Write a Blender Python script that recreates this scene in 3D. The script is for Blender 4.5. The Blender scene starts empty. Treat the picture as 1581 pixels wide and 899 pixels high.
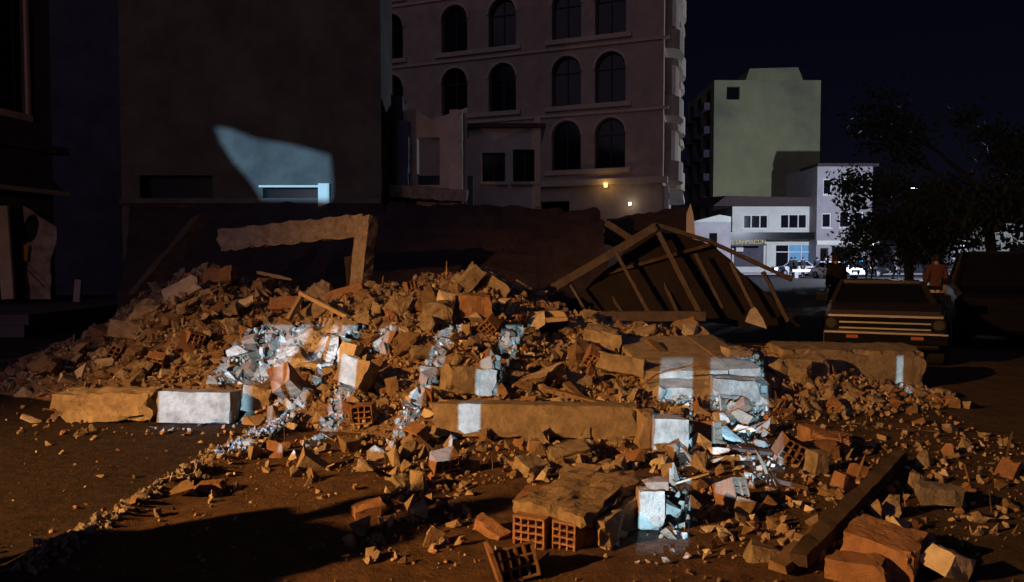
import bpy, bmesh, math, random
from mathutils import Vector, Matrix, Euler, noise
from mathutils.geometry import tessellate_polygon
R = math.radians
random.seed(7)
SC = bpy.context.scene
COL = SC.collection

# ---------------------------------------------------------------- camera
F = 1194.0; CX, CY = 790.5, 449.5; CAMZ = 1.6
PITCH = math.atan(50.0 / F)
cam_d = bpy.data.cameras.new("camera"); cam = bpy.data.objects.new("camera", cam_d); COL.objects.link(cam)
cam.location = (0, 0, CAMZ); cam.rotation_euler = (R(90) - PITCH, 0, 0)
cam_d.sensor_width = 36.0; cam_d.lens = 36.0 * F / 1581.0
cam_d.clip_start = 0.05; cam_d.clip_end = 2000
SC.camera = cam
SC.view_settings.view_transform = 'Standard'; SC.view_settings.look = 'None'
SC.view_settings.exposure = 0.0; SC.view_settings.gamma = 1.0

# ---------------------------------------------------------------- night sky and a faint added fill sun
wd = bpy.data.worlds.new("World"); SC.world = wd; wd.use_nodes = True
wn = wd.node_tree; bg = wn.nodes["Background"]
sky = wn.nodes.new("ShaderNodeTexSky"); sky.sky_type = 'NISHITA'; sky.sun_disc = False
sky.sun_elevation = R(16); sky.sun_rotation = R(200); sky.altitude = 100; sky.air_density = 1.0; sky.dust_density = 0.2; sky.ozone_density = 6.0
tint = wn.nodes.new("ShaderNodeMix"); tint.data_type = 'RGBA'; tint.blend_type = 'MULTIPLY'; tint.inputs[0].default_value = 1.0; tint.inputs[7].default_value = (1.25, 0.58, 0.85, 1)
wn.links.new(sky.outputs[0], tint.inputs[6]); wn.links.new(tint.outputs[2], bg.inputs[0]); bg.inputs[1].default_value = 0.00095
sd = bpy.data.lights.new("fill_sun", 'SUN'); sd.energy = 0.15; sd.angle = R(60); sd.color = (0.82, 0.66, 1.0)  # broad fill sun added to lift the dark surfaces without brightening the sky
so = bpy.data.objects.new("fill_sun", sd); COL.objects.link(so); so.rotation_euler = (R(58), 0, R(-20))

def spot(name, loc, aim, power, col, half, blend, radius):
    d = bpy.data.lights.new(name, 'SPOT'); d.energy = power; d.color = col
    d.spot_size = 2 * R(half); d.spot_blend = blend; d.shadow_soft_size = radius
    o = bpy.data.objects.new(name, d); COL.objects.link(o); o.location = loc
    o.rotation_euler = (Vector(aim) - Vector(loc)).to_track_quat('-Z', 'Y').to_euler()
    return o
def point(name, loc, power, col, radius=0.05):
    d = bpy.data.lights.new(name, 'POINT'); d.energy = power; d.color = col; d.shadow_soft_size = radius
    o = bpy.data.objects.new(name, d); COL.objects.link(o); o.location = loc
    return o
SOD = Vector((-9.4, -1.4, 4.3))       # sodium street lamp behind the photographer
FLD = Vector((-3.6, -15.0, 2.6))       # white work light far behind
LED = Vector((30.0, 58.0, 6.6))        # white street lamp down the road
spot("sodium_lamp_light", SOD, (-0.3, 7.0, 0.1), 9600, (1.0, 0.44, 0.092), 29, 1.0, 0.06)
point("lamp_head_fill", SOD, 560, (1.0, 0.50, 0.34), 0.10)  # weak fill added at the lamp head to lift the background and left side
spot("flood_lamp_light", FLD, FLD + Vector((0.11, 1, -0.13)), 60000, (0.35, 0.68, 1.0), 17.5, 0.12, 0.014)
point("road_lamp_light", LED, 16500, (0.74, 0.82, 1.0), 0.15)

# ---------------------------------------------------------------- helpers
def W(px, py, Y):
    u, v = (px - CX) / F, (CY - py) / F
    c, s = math.cos(PITCH), math.sin(PITCH)
    d = Vector((u, c + v * s, -s + v * c)); k = Y / d.y
    return Vector((d.x * k, Y, CAMZ + d.z * k))
def proj(p):
    c, s = math.cos(PITCH), math.sin(PITCH)
    q = Vector(p) - Vector((0, 0, CAMZ)); dep = q.y * c - q.z * s; up = q.y * s + q.z * c
    return CX + F * q.x / dep, CY - F * up / dep
def lerp_tab(tab, x):
    if x <= tab[0][0]: return tab[0][1]
    for (a, va), (b, vb) in zip(tab, tab[1:]):
        if x <= b: return va + (vb - va) * (x - a) / (b - a)
    return tab[-1][1]
def nz(x, y, z=0.0, s=1.0): return noise.noise(Vector((x * s, y * s, z * s)))

# ---------------------------------------------------------------- materials
MATS = {}
def mat(name, col, rough=0.9, var=0.25, scale=6.0, bump=0.3, bscale=40.0, metal=0.0, col2=None, spec=0.2, emit=None, estr=0.0, coord='Object', dist=0.02):
    m = bpy.data.materials.new(name); m.use_nodes = True; nt = m.node_tree; N = nt.nodes; L = nt.links
    b = N["Principled BSDF"]; b.inputs["Roughness"].default_value = rough; b.inputs["Metallic"].default_value = metal
    b.inputs["Specular IOR Level"].default_value = spec
    tc = N.new("ShaderNodeTexCoord"); out = tc.outputs[coord]
    oi = N.new("ShaderNodeObjectInfo")
    add = N.new("ShaderNodeVectorMath"); add.operation = 'ADD'
    mul = N.new("ShaderNodeVectorMath"); mul.operation = 'SCALE'; mul.inputs['Scale'].default_value = 37.0
    cmb = N.new("ShaderNodeCombineXYZ")
    for i in range(3): L.new(oi.outputs["Random"], cmb.inputs[i])
    L.new(cmb.outputs[0], mul.inputs[0]); L.new(out, add.inputs[0]); L.new(mul.outputs[0], add.inputs[1])
    n1 = N.new("ShaderNodeTexNoise"); n1.inputs["Scale"].default_value = scale; n1.inputs["Detail"].default_value = 6; n1.inputs["Roughness"].default_value = 0.65
    L.new(add.outputs[0], n1.inputs["Vector"])
    rp = N.new("ShaderNodeValToRGB"); e = rp.color_ramp.elements
    c = Vector(col); d = Vector(col2) if col2 else c * (1 - var)
    e[0].position = 0.32; e[0].color = (*d, 1); e[1].position = 0.68; hi = c * (1 + var * 0.6) if not col2 else c
    e[1].color = (min(hi[0], .9), min(hi[1], .9), min(hi[2], .9), 1)
    L.new(n1.outputs[0], rp.inputs[0])
    hs = N.new("ShaderNodeHueSaturation")
    mr = N.new("ShaderNodeMapRange"); mr.inputs[3].default_value = 1 - var * 0.6; mr.inputs[4].default_value = 1 + var * 0.6
    L.new(oi.outputs["Random"], mr.inputs[0]); L.new(mr.outputs[0], hs.inputs["Value"]); L.new(rp.outputs[0], hs.inputs["Color"])
    L.new(hs.outputs[0], b.inputs["Base Color"])
    if bump > 0:
        n2 = N.new("ShaderNodeTexNoise"); n2.inputs["Scale"].default_value = bscale; n2.inputs["Detail"].default_value = 5; n2.inputs["Roughness"].default_value = 0.7
        L.new(add.outputs[0], n2.inputs["Vector"])
        bp = N.new("ShaderNodeBump"); bp.inputs["Strength"].default_value = bump; bp.inputs["Distance"].default_value = dist
        L.new(n2.outputs[0], bp.inputs["Height"]); L.new(bp.outputs[0], b.inputs["Normal"])
    if emit: b.inputs["Emission Color"].default_value = (*emit, 1); b.inputs["Emission Strength"].default_value = estr
    MATS[name] = m
    return m
CONC = mat("concrete", (.43, .37, .30), var=.4, scale=7, bump=1.0, bscale=24, col2=(.21, .17, .135), dist=.022)
DUSTC = mat("dusty_concrete", (.44, .385, .32), var=.4, scale=9, bump=1.0, bscale=26, col2=(.22, .175, .14), dist=.03)
BRICK = mat("red_brick", (.36, .21, .135), var=.4, scale=9, bump=.9, bscale=30, col2=(.21, .125, .085))
PLAST = mat("white_plaster", (.62, .58, .52), var=.25, scale=9, bump=.7, bscale=28, col2=(.40, .355, .30))
RUBB = mat("rubble_grit", (.30, .22, .155), var=.4, scale=11, bump=1.0, bscale=40, col2=(.19, .13, .09))
WOOD = mat("old_timber", (.27, .19, .125), var=.35, scale=5, bump=.5, bscale=30, col2=(.15, .10, .07))
WOODP = mat("pale_timber", (.44, .35, .25), var=.3, scale=6, bump=.4, bscale=30, col2=(.30, .23, .16))
WOODD = mat("dark_timber", (.085, .062, .056), var=.35, scale=6, bump=.5, bscale=30)
MORT = mat("mortar", (.38, .31, .24), var=.3, scale=10, bump=.8, bscale=28, col2=(.25, .19, .14))
GRAVEL = mat("pale_gravel", (.34, .32, .33), var=.4, scale=15, bump=.8, bscale=50, col2=(.18, .17, .175))
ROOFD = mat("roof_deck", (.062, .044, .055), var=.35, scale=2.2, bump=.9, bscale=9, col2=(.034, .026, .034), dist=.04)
FWOOD = mat("dark_frame_timber", (.105, .088, .092), var=.3, scale=6, bump=.6, bscale=26, col2=(.060, .050, .053))  # dark tone for the fallen roof frame's timbers
DECKD = mat("black_sheeting", (.022, .018, .022), var=.3, scale=3, bump=.6, bscale=12)  # near black tone for the sheeting behind the frame's poles
ROOFT = mat("roof_tile_dark", (.07, .05, .05), var=.3, scale=5, bump=.5, bscale=20)
HOTEL = mat("hotel_stucco", (.58, .45, .36), var=.18, scale=1.3, bump=.3, bscale=12, col2=(.42, .325, .27), rough=.95)
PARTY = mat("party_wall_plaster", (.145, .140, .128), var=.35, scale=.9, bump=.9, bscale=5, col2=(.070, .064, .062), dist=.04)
PALEW = mat("pale_house_paint", (.70, .62, .52), var=.25, scale=1.6, bump=.4, bscale=14, col2=(.50, .43, .37))
BLUEW = mat("faded_blue_paint", (.20, .22, .27), var=.25, scale=2, bump=.3, bscale=14)
GREENW = mat("green_grey_render", (.38, .385, .21), var=.3, scale=.16, bump=.2, bscale=5, col2=(.195, .21, .145))
WHITEW = mat("white_render", (.70, .72, .66), var=.15, scale=.6, bump=.15, bscale=8)
GREYW = mat("mauve_grey_render", (.42, .39, .42), var=.18, scale=.9, bump=.2, bscale=8)
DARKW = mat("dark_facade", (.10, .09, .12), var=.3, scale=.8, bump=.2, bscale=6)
GLASS = mat("dark_glass", (.008, .009, .013), rough=.08, var=.1, bump=0, spec=.35)
FRAMED = mat("dark_frame", (.045, .04, .045), rough=.5, var=.15, bump=0)
FRAMEW = mat("white_frame", (.72, .72, .72), rough=.5, var=.1, bump=0)
TRIM = mat("stucco_trim", (.60, .49, .40), var=.15, scale=3, bump=.2, bscale=18)
BLACKP = mat("black_paint", (.006, .006, .009), rough=.25, var=.1, bump=0, spec=.2)
CARP = mat("brown_car_paint", (.034, .028, .028), rough=.38, var=.15, bump=0, spec=.5)
SILVP = mat("silver_car_paint", (.42, .45, .50), rough=.35, var=.05, bump=0, spec=.5)
WHITEP = mat("white_car_paint", (.75, .76, .78), rough=.4, var=.05, bump=0)
CHROME = mat("chrome", (.40, .39, .38), rough=.45, var=.1, bump=0, metal=.55)
RUBBER = mat("tyre_rubber", (.02, .02, .02), rough=.85, var=.1, bump=0)
LENS = mat("headlamp_lens", (.05, .05, .05), rough=.1, var=.1, bump=0, spec=.6)
AMBER = mat("amber_lens", (.34, .11, .03), rough=.2, var=.1, bump=0, spec=.6)
STEEL = mat("grey_steel", (.22, .22, .24), rough=.5, var=.2, bump=.1, metal=.6)
RUST = mat("rusty_iron", (.16, .085, .055), rough=.85, var=.3, bump=.3)
SHEET = mat("dented_pale_sheet", (.66, .57, .53), rough=.6, var=.3, scale=3, bump=.3, bscale=9, col2=(.28, .235, .225))
YELLOW = mat("yellow_plastic", (.55, .34, .10), rough=.6, var=.15, bump=0)
CLOTHW = mat("white_cloth", (.60, .60, .62), rough=.9, var=.15, bump=.3)
SKIN = mat("skin", (.42, .26, .19), rough=.6, var=.08, bump=0)
HAIR = mat("dark_hair", (.018, .014, .012), rough=.6, var=.1, bump=.2)
CLBLK = mat("black_cloth", (.014, .014, .018), var=.15, bump=.3)
CLNVY = mat("navy_cloth", (.018, .02, .035), var=.15, bump=.3)
CLBRN = mat("rust_brown_cloth", (.13, .058, .042), var=.15, bump=.3)
CLPALE = mat("pale_hem_cloth", (.60, .52, .42), var=.1, bump=.2)
BARK = mat("bark", (.05, .04, .035), var=.3, bump=.5)
LEAF = mat("leaf", (.035, .05, .025), rough=.7, var=.4, bump=0, scale=2.0)
LAMPW = mat("lamp_white", (.9, .9, .9), emit=(.8, .9, 1), estr=16, bump=0, var=0)
LAMPY = mat("lamp_warm", (.9, .8, .5), emit=(1, .62, .16), estr=2.2, bump=0, var=0)
LAMPS = mat("lamp_pale", (.9, .9, .8), emit=(1, .9, .7), estr=5, bump=0, var=0)
LAMPR = mat("tail_lamp_red", (.6, .02, .03), emit=(1, .05, .12), estr=18, bump=0, var=0)
LAMPB = mat("beacon_blue", (.05, .2, .8), emit=(.04, .26, 1), estr=4, bump=0, var=0)
SHOPL = mat("lit_shop_glass", (.10, .18, .25), emit=(.10, .36, .72), estr=.45, bump=0, var=.3, scale=2)
LITW = mat("lit_window", (.3, .3, .3), emit=(.6, .7, 1), estr=.55, bump=0, var=.3, scale=3)
SIGNL = mat("sign_letter_yellow", (.62, .52, .22), emit=(.8, .68, .3), estr=.08, bump=0, var=0)

def ground_mat():
    m = bpy.data.materials.new("street_ground"); m.use_nodes = True; nt = m.node_tree; N = nt.nodes; L = nt.links
    b = N["Principled BSDF"]; b.inputs["Roughness"].default_value = .95; b.inputs["Specular IOR Level"].default_value = .2
    tc = N.new("ShaderNodeTexCoord"); P = tc.outputs["Object"]; sp = N.new("ShaderNodeSeparateXYZ"); L.new(P, sp.inputs[0])
    def no(scale, det=6, rough=.65):
        n = N.new("ShaderNodeTexNoise"); n.inputs["Scale"].default_value = scale; n.inputs["Detail"].default_value = det; n.inputs["Roughness"].default_value = rough
        L.new(P, n.inputs["Vector"]); return n.outputs[0]
    def ma(op, a, bb, cc=None):
        n = N.new("ShaderNodeMath"); n.operation = op
        for i, v in enumerate((a, bb) + ((cc,) if cc is not None else ())):
            if isinstance(v, (int, float)): n.inputs[i].default_value = v
            else: L.new(v, n.inputs[i])
        return n.outputs[0]
    def ramp(f, c0, c1, p0=.3, p1=.7):
        r = N.new("ShaderNodeValToRGB"); e = r.color_ramp.elements; e[0].position = p0; e[1].position = p1; e[0].color = (*c0, 1); e[1].color = (*c1, 1)
        L.new(f, r.inputs[0]); return r.outputs[0]
    def mix(f, a, c):
        n = N.new("ShaderNodeMix"); n.data_type = 'RGBA'; L.new(f, n.inputs[0]); L.new(a, n.inputs[6]); L.new(c, n.inputs[7]); return n.outputs[2]
    def step(v, lo, hi):
        n = N.new("ShaderNodeMapRange"); n.interpolation_type = 'SMOOTHSTEP'; L.new(v, n.inputs[0]); n.inputs[1].default_value = lo; n.inputs[2].default_value = hi; return n.outputs[0]
    x, y = sp.outputs[0], sp.outputs[1]
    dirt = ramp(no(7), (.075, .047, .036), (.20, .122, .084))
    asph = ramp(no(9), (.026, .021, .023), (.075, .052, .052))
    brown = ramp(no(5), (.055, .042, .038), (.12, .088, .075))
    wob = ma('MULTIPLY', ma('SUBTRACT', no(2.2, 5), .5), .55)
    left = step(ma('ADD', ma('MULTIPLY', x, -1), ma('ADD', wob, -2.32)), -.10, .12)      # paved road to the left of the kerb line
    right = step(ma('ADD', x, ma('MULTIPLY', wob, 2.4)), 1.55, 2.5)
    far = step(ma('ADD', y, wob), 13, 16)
    far_dim = ramp(no(3), (.014, .013, .015), (.032, .030, .033)); c = mix(right, dirt, brown); c = mix(left, c, asph); c = mix(far, c, far_dim)  # far asphalt: its lack of light is put into a darker colour
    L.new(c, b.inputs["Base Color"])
    h = ma('ADD', ma('ADD', ma('MULTIPLY', no(18, 8, .75), 1.0), ma('MULTIPLY', no(5, 6, .7), 1.6)), ma('MULTIPLY', no(70, 4, .7), .5))
    bp = N.new("ShaderNodeBump"); bp.inputs["Strength"].default_value = 1.0; bp.inputs["Distance"].default_value = .045
    L.new(h, bp.inputs["Height"]); L.new(bp.outputs[0], b.inputs["Normal"])
    return m
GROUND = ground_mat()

# ---------------------------------------------------------------- mesh builder
class MB:
    def __init__(s): s.v = []; s.f = []; s.m = []; s.mi = 0
    def add(s, vs, fs):
        o = len(s.v); s.v += [Vector(a) for a in vs]; s.f += [tuple(o + i for i in f) for f in fs]; s.m += [s.mi] * len(fs); return s
    def box(s, c, d, rot=None):
        c = Vector(c); M = rot.to_matrix() if isinstance(rot, Euler) else (rot if rot else Matrix.Identity(3))
        vs = [c + M @ Vector((sx * d[0] / 2, sy * d[1] / 2, sz * d[2] / 2)) for sz in (-1, 1) for sy in (-1, 1) for sx in (-1, 1)]
        return s.add(vs, [(0, 2, 3, 1), (4, 5, 7, 6), (0, 1, 5, 4), (2, 6, 7, 3), (0, 4, 6, 2), (1, 3, 7, 5)])
    def bar(s, a, b, w, h=None, up=(0, 0, 1), taper=1.0):
        a, b = Vector(a), Vector(b); h = h or w; d = (b - a).normalized(); u = Vector(up)
        if abs(d.dot(u)) > .98: u = Vector((0, 1, 0))
        x = d.cross(u).normalized(); z = x.cross(d).normalized(); vs = []
        for p, k in ((a, 1), (b, taper)):
            for sx, sz in ((-1, -1), (1, -1), (1, 1), (-1, 1)): vs.append(p + x * sx * w / 2 * k + z * sz * h / 2 * k)
        return s.add(vs, [(0, 1, 2, 3), (7, 6, 5, 4), (0, 4, 5, 1), (1, 5, 6, 2), (2, 6, 7, 3), (3, 7, 4, 0)])
    def tube(s, pts, r, n=8):
        pts = [Vector(p) for p in pts]; rs = r if isinstance(r, (list, tuple)) else [r] * len(pts); o = []; fs = []
        for i, p in enumerate(pts):
            d = (pts[min(i + 1, len(pts) - 1)] - pts[max(i - 1, 0)]).normalized()
            u = Vector((0, 0, 1)) if abs(d.z) < .9 else Vector((1, 0, 0)); x = d.cross(u).normalized(); z = x.cross(d)
            o += [p + (x * math.cos(2 * math.pi * k / n) + z * math.sin(2 * math.pi * k / n)) * rs[i] for k in range(n)]
        for i in range(len(pts) - 1):
            for k in range(n): fs.append((i * n + k, i * n + (k + 1) % n, (i + 1) * n + (k + 1) % n, (i + 1) * n + k))
        fs.append(tuple(range(n))[::-1]); fs.append(tuple((len(pts) - 1) * n + k for k in range(n)))
        return s.add(o, fs)
    def prism(s, poly, a, b):           # poly of 2-D points mapped by functions a, b (front, back)
        n = len(poly); vs = [a(p) for p in poly] + [b(p) for p in poly]
        return s.add(vs, [tuple(range(n)), tuple(range(2 * n - 1, n - 1, -1))] + [(i, i + n, (i + 1) % n + n, (i + 1) % n) for i in range(n)])
    def mesh(s, name, mats, smooth=False):
        me = bpy.data.meshes.new(name); me.from_pydata(s.v, [], s.f)
        for m in (mats if isinstance(mats, (list, tuple)) else [mats]): me.materials.append(m)
        if any(s.m):
            for p, i in zip(me.polygons, s.m): p.material_index = i
        bm = bmesh.new(); bm.from_mesh(me); bmesh.ops.recalc_face_normals(bm, faces=bm.faces); bm.to_mesh(me); bm.free()
        if smooth: me.shade_smooth()
        me.update(); return me
def link(name, me, parent=None, loc=(0, 0, 0), rot=(0, 0, 0)):
    o = bpy.data.objects.new(name, me); COL.objects.link(o); o.location = loc; o.rotation_euler = rot
    if parent: o.parent = parent
    return o
def tag(o, label, cat, group=None):
    o['label'] = label; o['category'] = cat
    if group: o['group'] = group
    return o
def thing(name, label, cat, loc=(0, 0, 0), rz=0.0, group=None):
    o = bpy.data.objects.new(name, None); COL.objects.link(o); o.location = loc; o.rotation_euler = (0, 0, rz); o.empty_display_size = .2
    return tag(o, label, cat, group)
def part(name, mb, m, parent, smooth=False, label=None, loc=(0, 0, 0), rot=(0, 0, 0)):
    o = link(name, mb.mesh(name, m, smooth) if isinstance(mb, MB) else mb, parent, loc, rot)
    if label: o['label'] = label
    return o
def mpart(name, me, parent, loc=(0, 0, 0), rot=(0, 0, 0), label=None):
    o = link(name, me, parent, loc, rot)
    if label: o['label'] = label
    return o
def copy_tree(o, parent=None):
    c = o.copy(); COL.objects.link(c); c.parent = parent
    for ch in list(o.children): copy_tree(ch, c)
    return c
def setkind(o, k): o['kind'] = k; return o

def rough_box(name, size, m, seed, seg=.07, amp=.012, ends=(.03, .03), chip=.05, mats=None):
    """a block with worn faces, chipped arrises and broken ends (long axis x)"""
    bm = bmesh.new(); n = [max(1, int(round(size[i] / seg))) for i in range(3)]
    n = [min(n[0], 40), min(n[1], 14), min(n[2], 14)]
    bmesh.ops.create_cube(bm, size=1)
    for i in range(3):
        es = [e for e in bm.edges if abs((e.verts[0].co - e.verts[1].co)[i]) > 1e-4]
        if n[i] > 1: bmesh.ops.subdivide_edges(bm, edges=es, cuts=n[i] - 1, use_grid_fill=True)
    for v in bm.verts:
        p = Vector((v.co[i] * size[i] for i in range(3)))
        h = [size[i] / 2 - abs(p[i]) for i in range(3)]
        q = Vector((p.x + seed * 3.7, p.y + seed, p.z - seed))
        d = noise.noise_vector(q * 7) * amp + noise.noise_vector(q * 21) * amp * .5
        edge = sum(1 for k in h if k < 1e-4)
        if edge >= 2:
            k = max(0, noise.noise(q * 5)) * chip
            d -= Vector((math.copysign(k, p[i]) if h[i] < 1e-4 else 0 for i in range(3)))
        t = p.x / size[0]
        if t > .44: d.x += noise.noise(q * 9) * ends[1]
        if t < -.44: d.x += noise.noise(q * 9) * ends[0]
        v.co = p + d
    me = bpy.data.meshes.new(name); bm.to_mesh(me); bm.free()
    me.materials.append(m)
    return me
def hull_mesh(name, pts, m, rough=0.0, seed=0):
    bm = bmesh.new()
    for p in pts: bm.verts.new(p)
    r = bmesh.ops.convex_hull(bm, input=bm.verts)
    dead = [g for g in r['geom_interior'] if isinstance(g, bmesh.types.BMVert)]
    bmesh.ops.delete(bm, geom=list(set(dead)), context='VERTS')
    spanx = max(v.co.x for v in bm.verts) - min(v.co.x for v in bm.verts)
    if rough:
        bmesh.ops.subdivide_edges(bm, edges=bm.edges[:], cuts=3, use_grid_fill=True)
        bmesh.ops.triangulate(bm, faces=bm.faces[:])
        for v in bm.verts: v.co += noise.noise_vector(v.co * (5 / max(.2, spanx)) * .55 + Vector((seed, 0, 0))) * rough + noise.noise_vector(v.co * (12 / max(.2, spanx)) * .6) * rough * .55
    bmesh.ops.recalc_face_normals(bm, faces=bm.faces)
    me = bpy.data.meshes.new(name); bm.to_mesh(me); bm.free(); me.materials.append(m)
    return me
def chunk_points(rnd, d, n=15, boxy=.5):
    pts = []
    for _ in range(n):
        p = Vector((rnd.uniform(-1, 1), rnd.uniform(-1, 1), rnd.uniform(-1, 1)))
        if rnd.random() < boxy:
            i = rnd.randrange(3); p[i] = math.copysign(1, p[i])
        else: p = p.normalized() * rnd.uniform(.8, 1.05)
        pts.append(Vector((p.x * d[0] / 2, p.y * d[1] / 2, p.z * d[2] / 2)))
    return pts

def arch_loop(cx, z0, w, h, rise, n=9):
    """window outline: straight sides and a round head when rise > 0"""
    pts = [(cx - w / 2, z0), (cx + w / 2, z0)]
    if rise <= 0: return pts + [(cx + w / 2, z0 + h), (cx - w / 2, z0 + h)]
    zs = z0 + h - rise
    return pts + [(cx + w / 2 * math.cos(math.pi * k / n), zs + rise * math.sin(math.pi * k / n)) for k in range(n + 1)]
class Facade:
    """a wall in the plane spanned by `along` and z, with real openings of a given depth; n points outward"""
    def __init__(s, org, along, n): s.o = Vector(org); s.a = Vector(along).normalized(); s.n = Vector(n).normalized()
    def P(s, u, z, d=0.0): return s.o + s.a * u + Vector((0, 0, z)) - s.n * d
    def wall(s, mb, outer, holes, depth=.22):
        loops = [outer] + holes; allp = [p for l in loops for p in l]
        tris = tessellate_polygon([[Vector((p[0], p[1], 0)) for p in l] for l in loops])
        mb.add([s.P(*p) for p in allp], [tuple(t) for t in tris])
        for l in holes:
            n = len(l); mb.add([s.P(*p) for p in l] + [s.P(p[0], p[1], depth) for p in l], [(i, (i + 1) % n, (i + 1) % n + n, i + n) for i in range(n)])
    def window(s, parent, cx, z0, w, h, rise=0, fm=None, gm=None, depth=.2, bars=1, cross=None, sill=None, fw=.07):
        out = arch_loop(cx, z0, w, h, rise); k = (w - 2 * fw) / w
        inn = [(cx + (p[0] - cx) * k, z0 + h / 2 + (p[1] - z0 - h / 2) * (h - 2 * fw) / h) for p in out]
        m = MB(); n = len(out)
        m.add([s.P(*p, depth - .06) for p in out] + [s.P(*p, depth - .06) for p in inn] + [s.P(*p, depth + .02) for p in inn],
              [(i, (i + 1) % n, (i + 1) % n + n, i + n) for i in range(n)] + [(i + n, (i + 1) % n + n, (i + 1) % n + 2 * n, i + 2 * n) for i in range(n)])
        win = part('window', m, fm, parent)
        g = MB(); g.add([s.P(*p, depth) for p in out], [tuple(range(n))]); part('pane', g, gm, win)
        for b in range(bars):
            x = cx - w / 2 + w * (b + 1) / (bars + 1); q = MB(); q.bar(s.P(x, z0 + fw, depth - .03), s.P(x, z0 + h - fw - (rise * .05), depth - .03), fw * .7, fw * .5, up=s.n); part('mullion', q, fm, win)
        if cross: q = MB(); q.bar(s.P(cx - w / 2 + fw, cross, depth - .035), s.P(cx + w / 2 - fw, cross, depth - .035), fw * .7, fw * .5); part('transom', q, fm, win)
        if sill: q = MB(); q.bar(s.P(cx - w / 2 - .08, z0 - .05, -.05), s.P(cx + w / 2 + .08, z0 - .05, -.05), .16, .1); part('sill', q, sill, win)
        return win
def solid_behind(mb, f, width, back, z0, z1, front=True):
    """side walls, rear wall and top of a building whose facade f is built apart; back is the vector to the rear"""
    a, b = f.P(0, 0), f.P(width, 0); B = Vector(back); z = lambda p, k: Vector((p.x, p.y, k))
    mb.add([z(a, z0), z(b, z0), z(b + B, z0), z(a + B, z0), z(a, z1), z(b, z1), z(b + B, z1), z(a + B, z1)], [(1, 2, 6, 5), (2, 3, 7, 6), (3, 0, 4, 7), (4, 5, 6, 7)])

# ---------------------------------------------------------------- ground
def G(x, y):
    if not (-11 < x < 11 and 2 < y < 15): return 0.0
    k = min(1, (11 - abs(x)) / 1.5, (y - 2) / .8, (15 - y) / 1.5)
    z = nz(x, y, 3, 1.3) * .022 + nz(x, y, 9, 4.5) * .010
    if x > -2.3: z += nz(x, y, 5, 11) * .008
    c = -2.40 + .075 * (y - 4) + nz(x, y, 3, 1.5) * .10; q = max(0, 1 - abs(x - c) / .30)
    if y < 7.5: z += q * q * (3 - 2 * q) * (.075 + nz(x, y, 6, 5) * .05 + nz(x, y, 2, 13) * .025)
    return z * k
def axis(lo, a, b, hi, fine):
    n = int(round((b - a) / fine)); out = [a + (b - a) * i / n for i in range(n + 1)]
    st = fine
    x = a
    while x > lo: st *= 1.5; x -= st; out.insert(0, max(x, lo))
    st = fine; x = b
    while x < hi: st *= 1.5; x += st; out.append(min(x, hi))
    return out
gx, gy = axis(-600, -8, 8, 600, .07), axis(-60, 2.5, 12.5, 900, .07)
gm = MB(); nx = len(gx)
gm.v = [Vector((x, y, G(x, y))) for y in gy for x in gx]
gm.f = [(j * nx + i, j * nx + i + 1, (j + 1) * nx + i + 1, (j + 1) * nx + i) for j in range(len(gy) - 1) for i in range(nx - 1)]
gm.m = [0] * len(gm.f)
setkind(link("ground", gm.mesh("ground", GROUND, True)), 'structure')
t = MB(); t.box((-15.4, 20.0, .22), (11, 8.4, .46)); t.box((-15.4, 15.9, .12), (11, .5, .25))
setkind(link("terrace", t.mesh("terrace", DARKW)), 'structure')
t = MB(); t.box((40, 79.4, .06), (60, 5.0, .13)); setkind(link("pavement", t.mesh("pavement", GREYW)), 'structure')

# ---------------------------------------------------------------- hotel with arched windows
hc = Vector((6.98, 36.0, 0)); hd = Vector((-.92, .39, 0)); hn = Vector((-.39, -.92, 0))
hotel = thing("hotel_building", "tall pinkish stone building with rows of round arched windows behind the ruins", "building", hc)
fa = Facade((0, 0, 0), hd, hn)
cols = [2.54, 4.73, 8.12, 10.81, 14.6]; floors = [5.9, 9.0, 12.2, 15.4]
holes = []; m = MB()
for z0 in floors:
    for c in cols: holes.append(arch_loop(c, z0, 1.5, 2.4, .75))
gh = [(5.3, .2, 1.5, 4.2), (8.4, .4, 2.2, 3.6)]
for c, z0, w, h in gh: holes.append(arch_loop(c, z0, w, h, 0))
fa.wall(m, [(0, 0), (19, 0), (19, 19.5), (0, 19.5)], holes, .3)
solid_behind(m, fa, 19, (2.6, 10.8, 0), 0, 19.5)
part("wall", m, HOTEL, hotel)
for z0 in floors:
    for c in cols:
        fa.window(hotel, c, z0, 1.5, 2.4, .75, FRAMED, GLASS, .3, 1, z0 + 1.6, None, .08)
        q = MB(); lo = arch_loop(c, z0, 1.5, 2.4, .75)[2:]; hi = [(c + (a - c) * 1.16, z0 + 1.65 + (b - z0 - 1.65) * 1.16) for a, b in lo]; n = len(lo)
        q.add([fa.P(*p, -.05) for p in lo] + [fa.P(*p, -.05) for p in hi] + [fa.P(*p, 0) for p in hi], [(i, i + 1, n + i + 1, n + i) for i in range(n - 1)] + [(n + i, n + i + 1, 2 * n + i + 1, 2 * n + i) for i in range(n - 1)])
        part("arch_moulding", q, TRIM, hotel)
for c, z0, w, h in gh: fa.window(hotel, c, z0, w, h, 0, FRAMED, GLASS, .3, 1)
for z0 in floors:
    for a, b in ((1.5, 5.8), (7.1, 11.9), (13.6, 15.7)):
        q = MB(); q.box(fa.P((a + b) / 2, z0 - .12, -.06), (b - a, .16, .22), Matrix((hd.normalized(), -hn.normalized(), Vector((0, 0, 1)))).transposed()); part("sill_band", q, TRIM, hotel)
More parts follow.
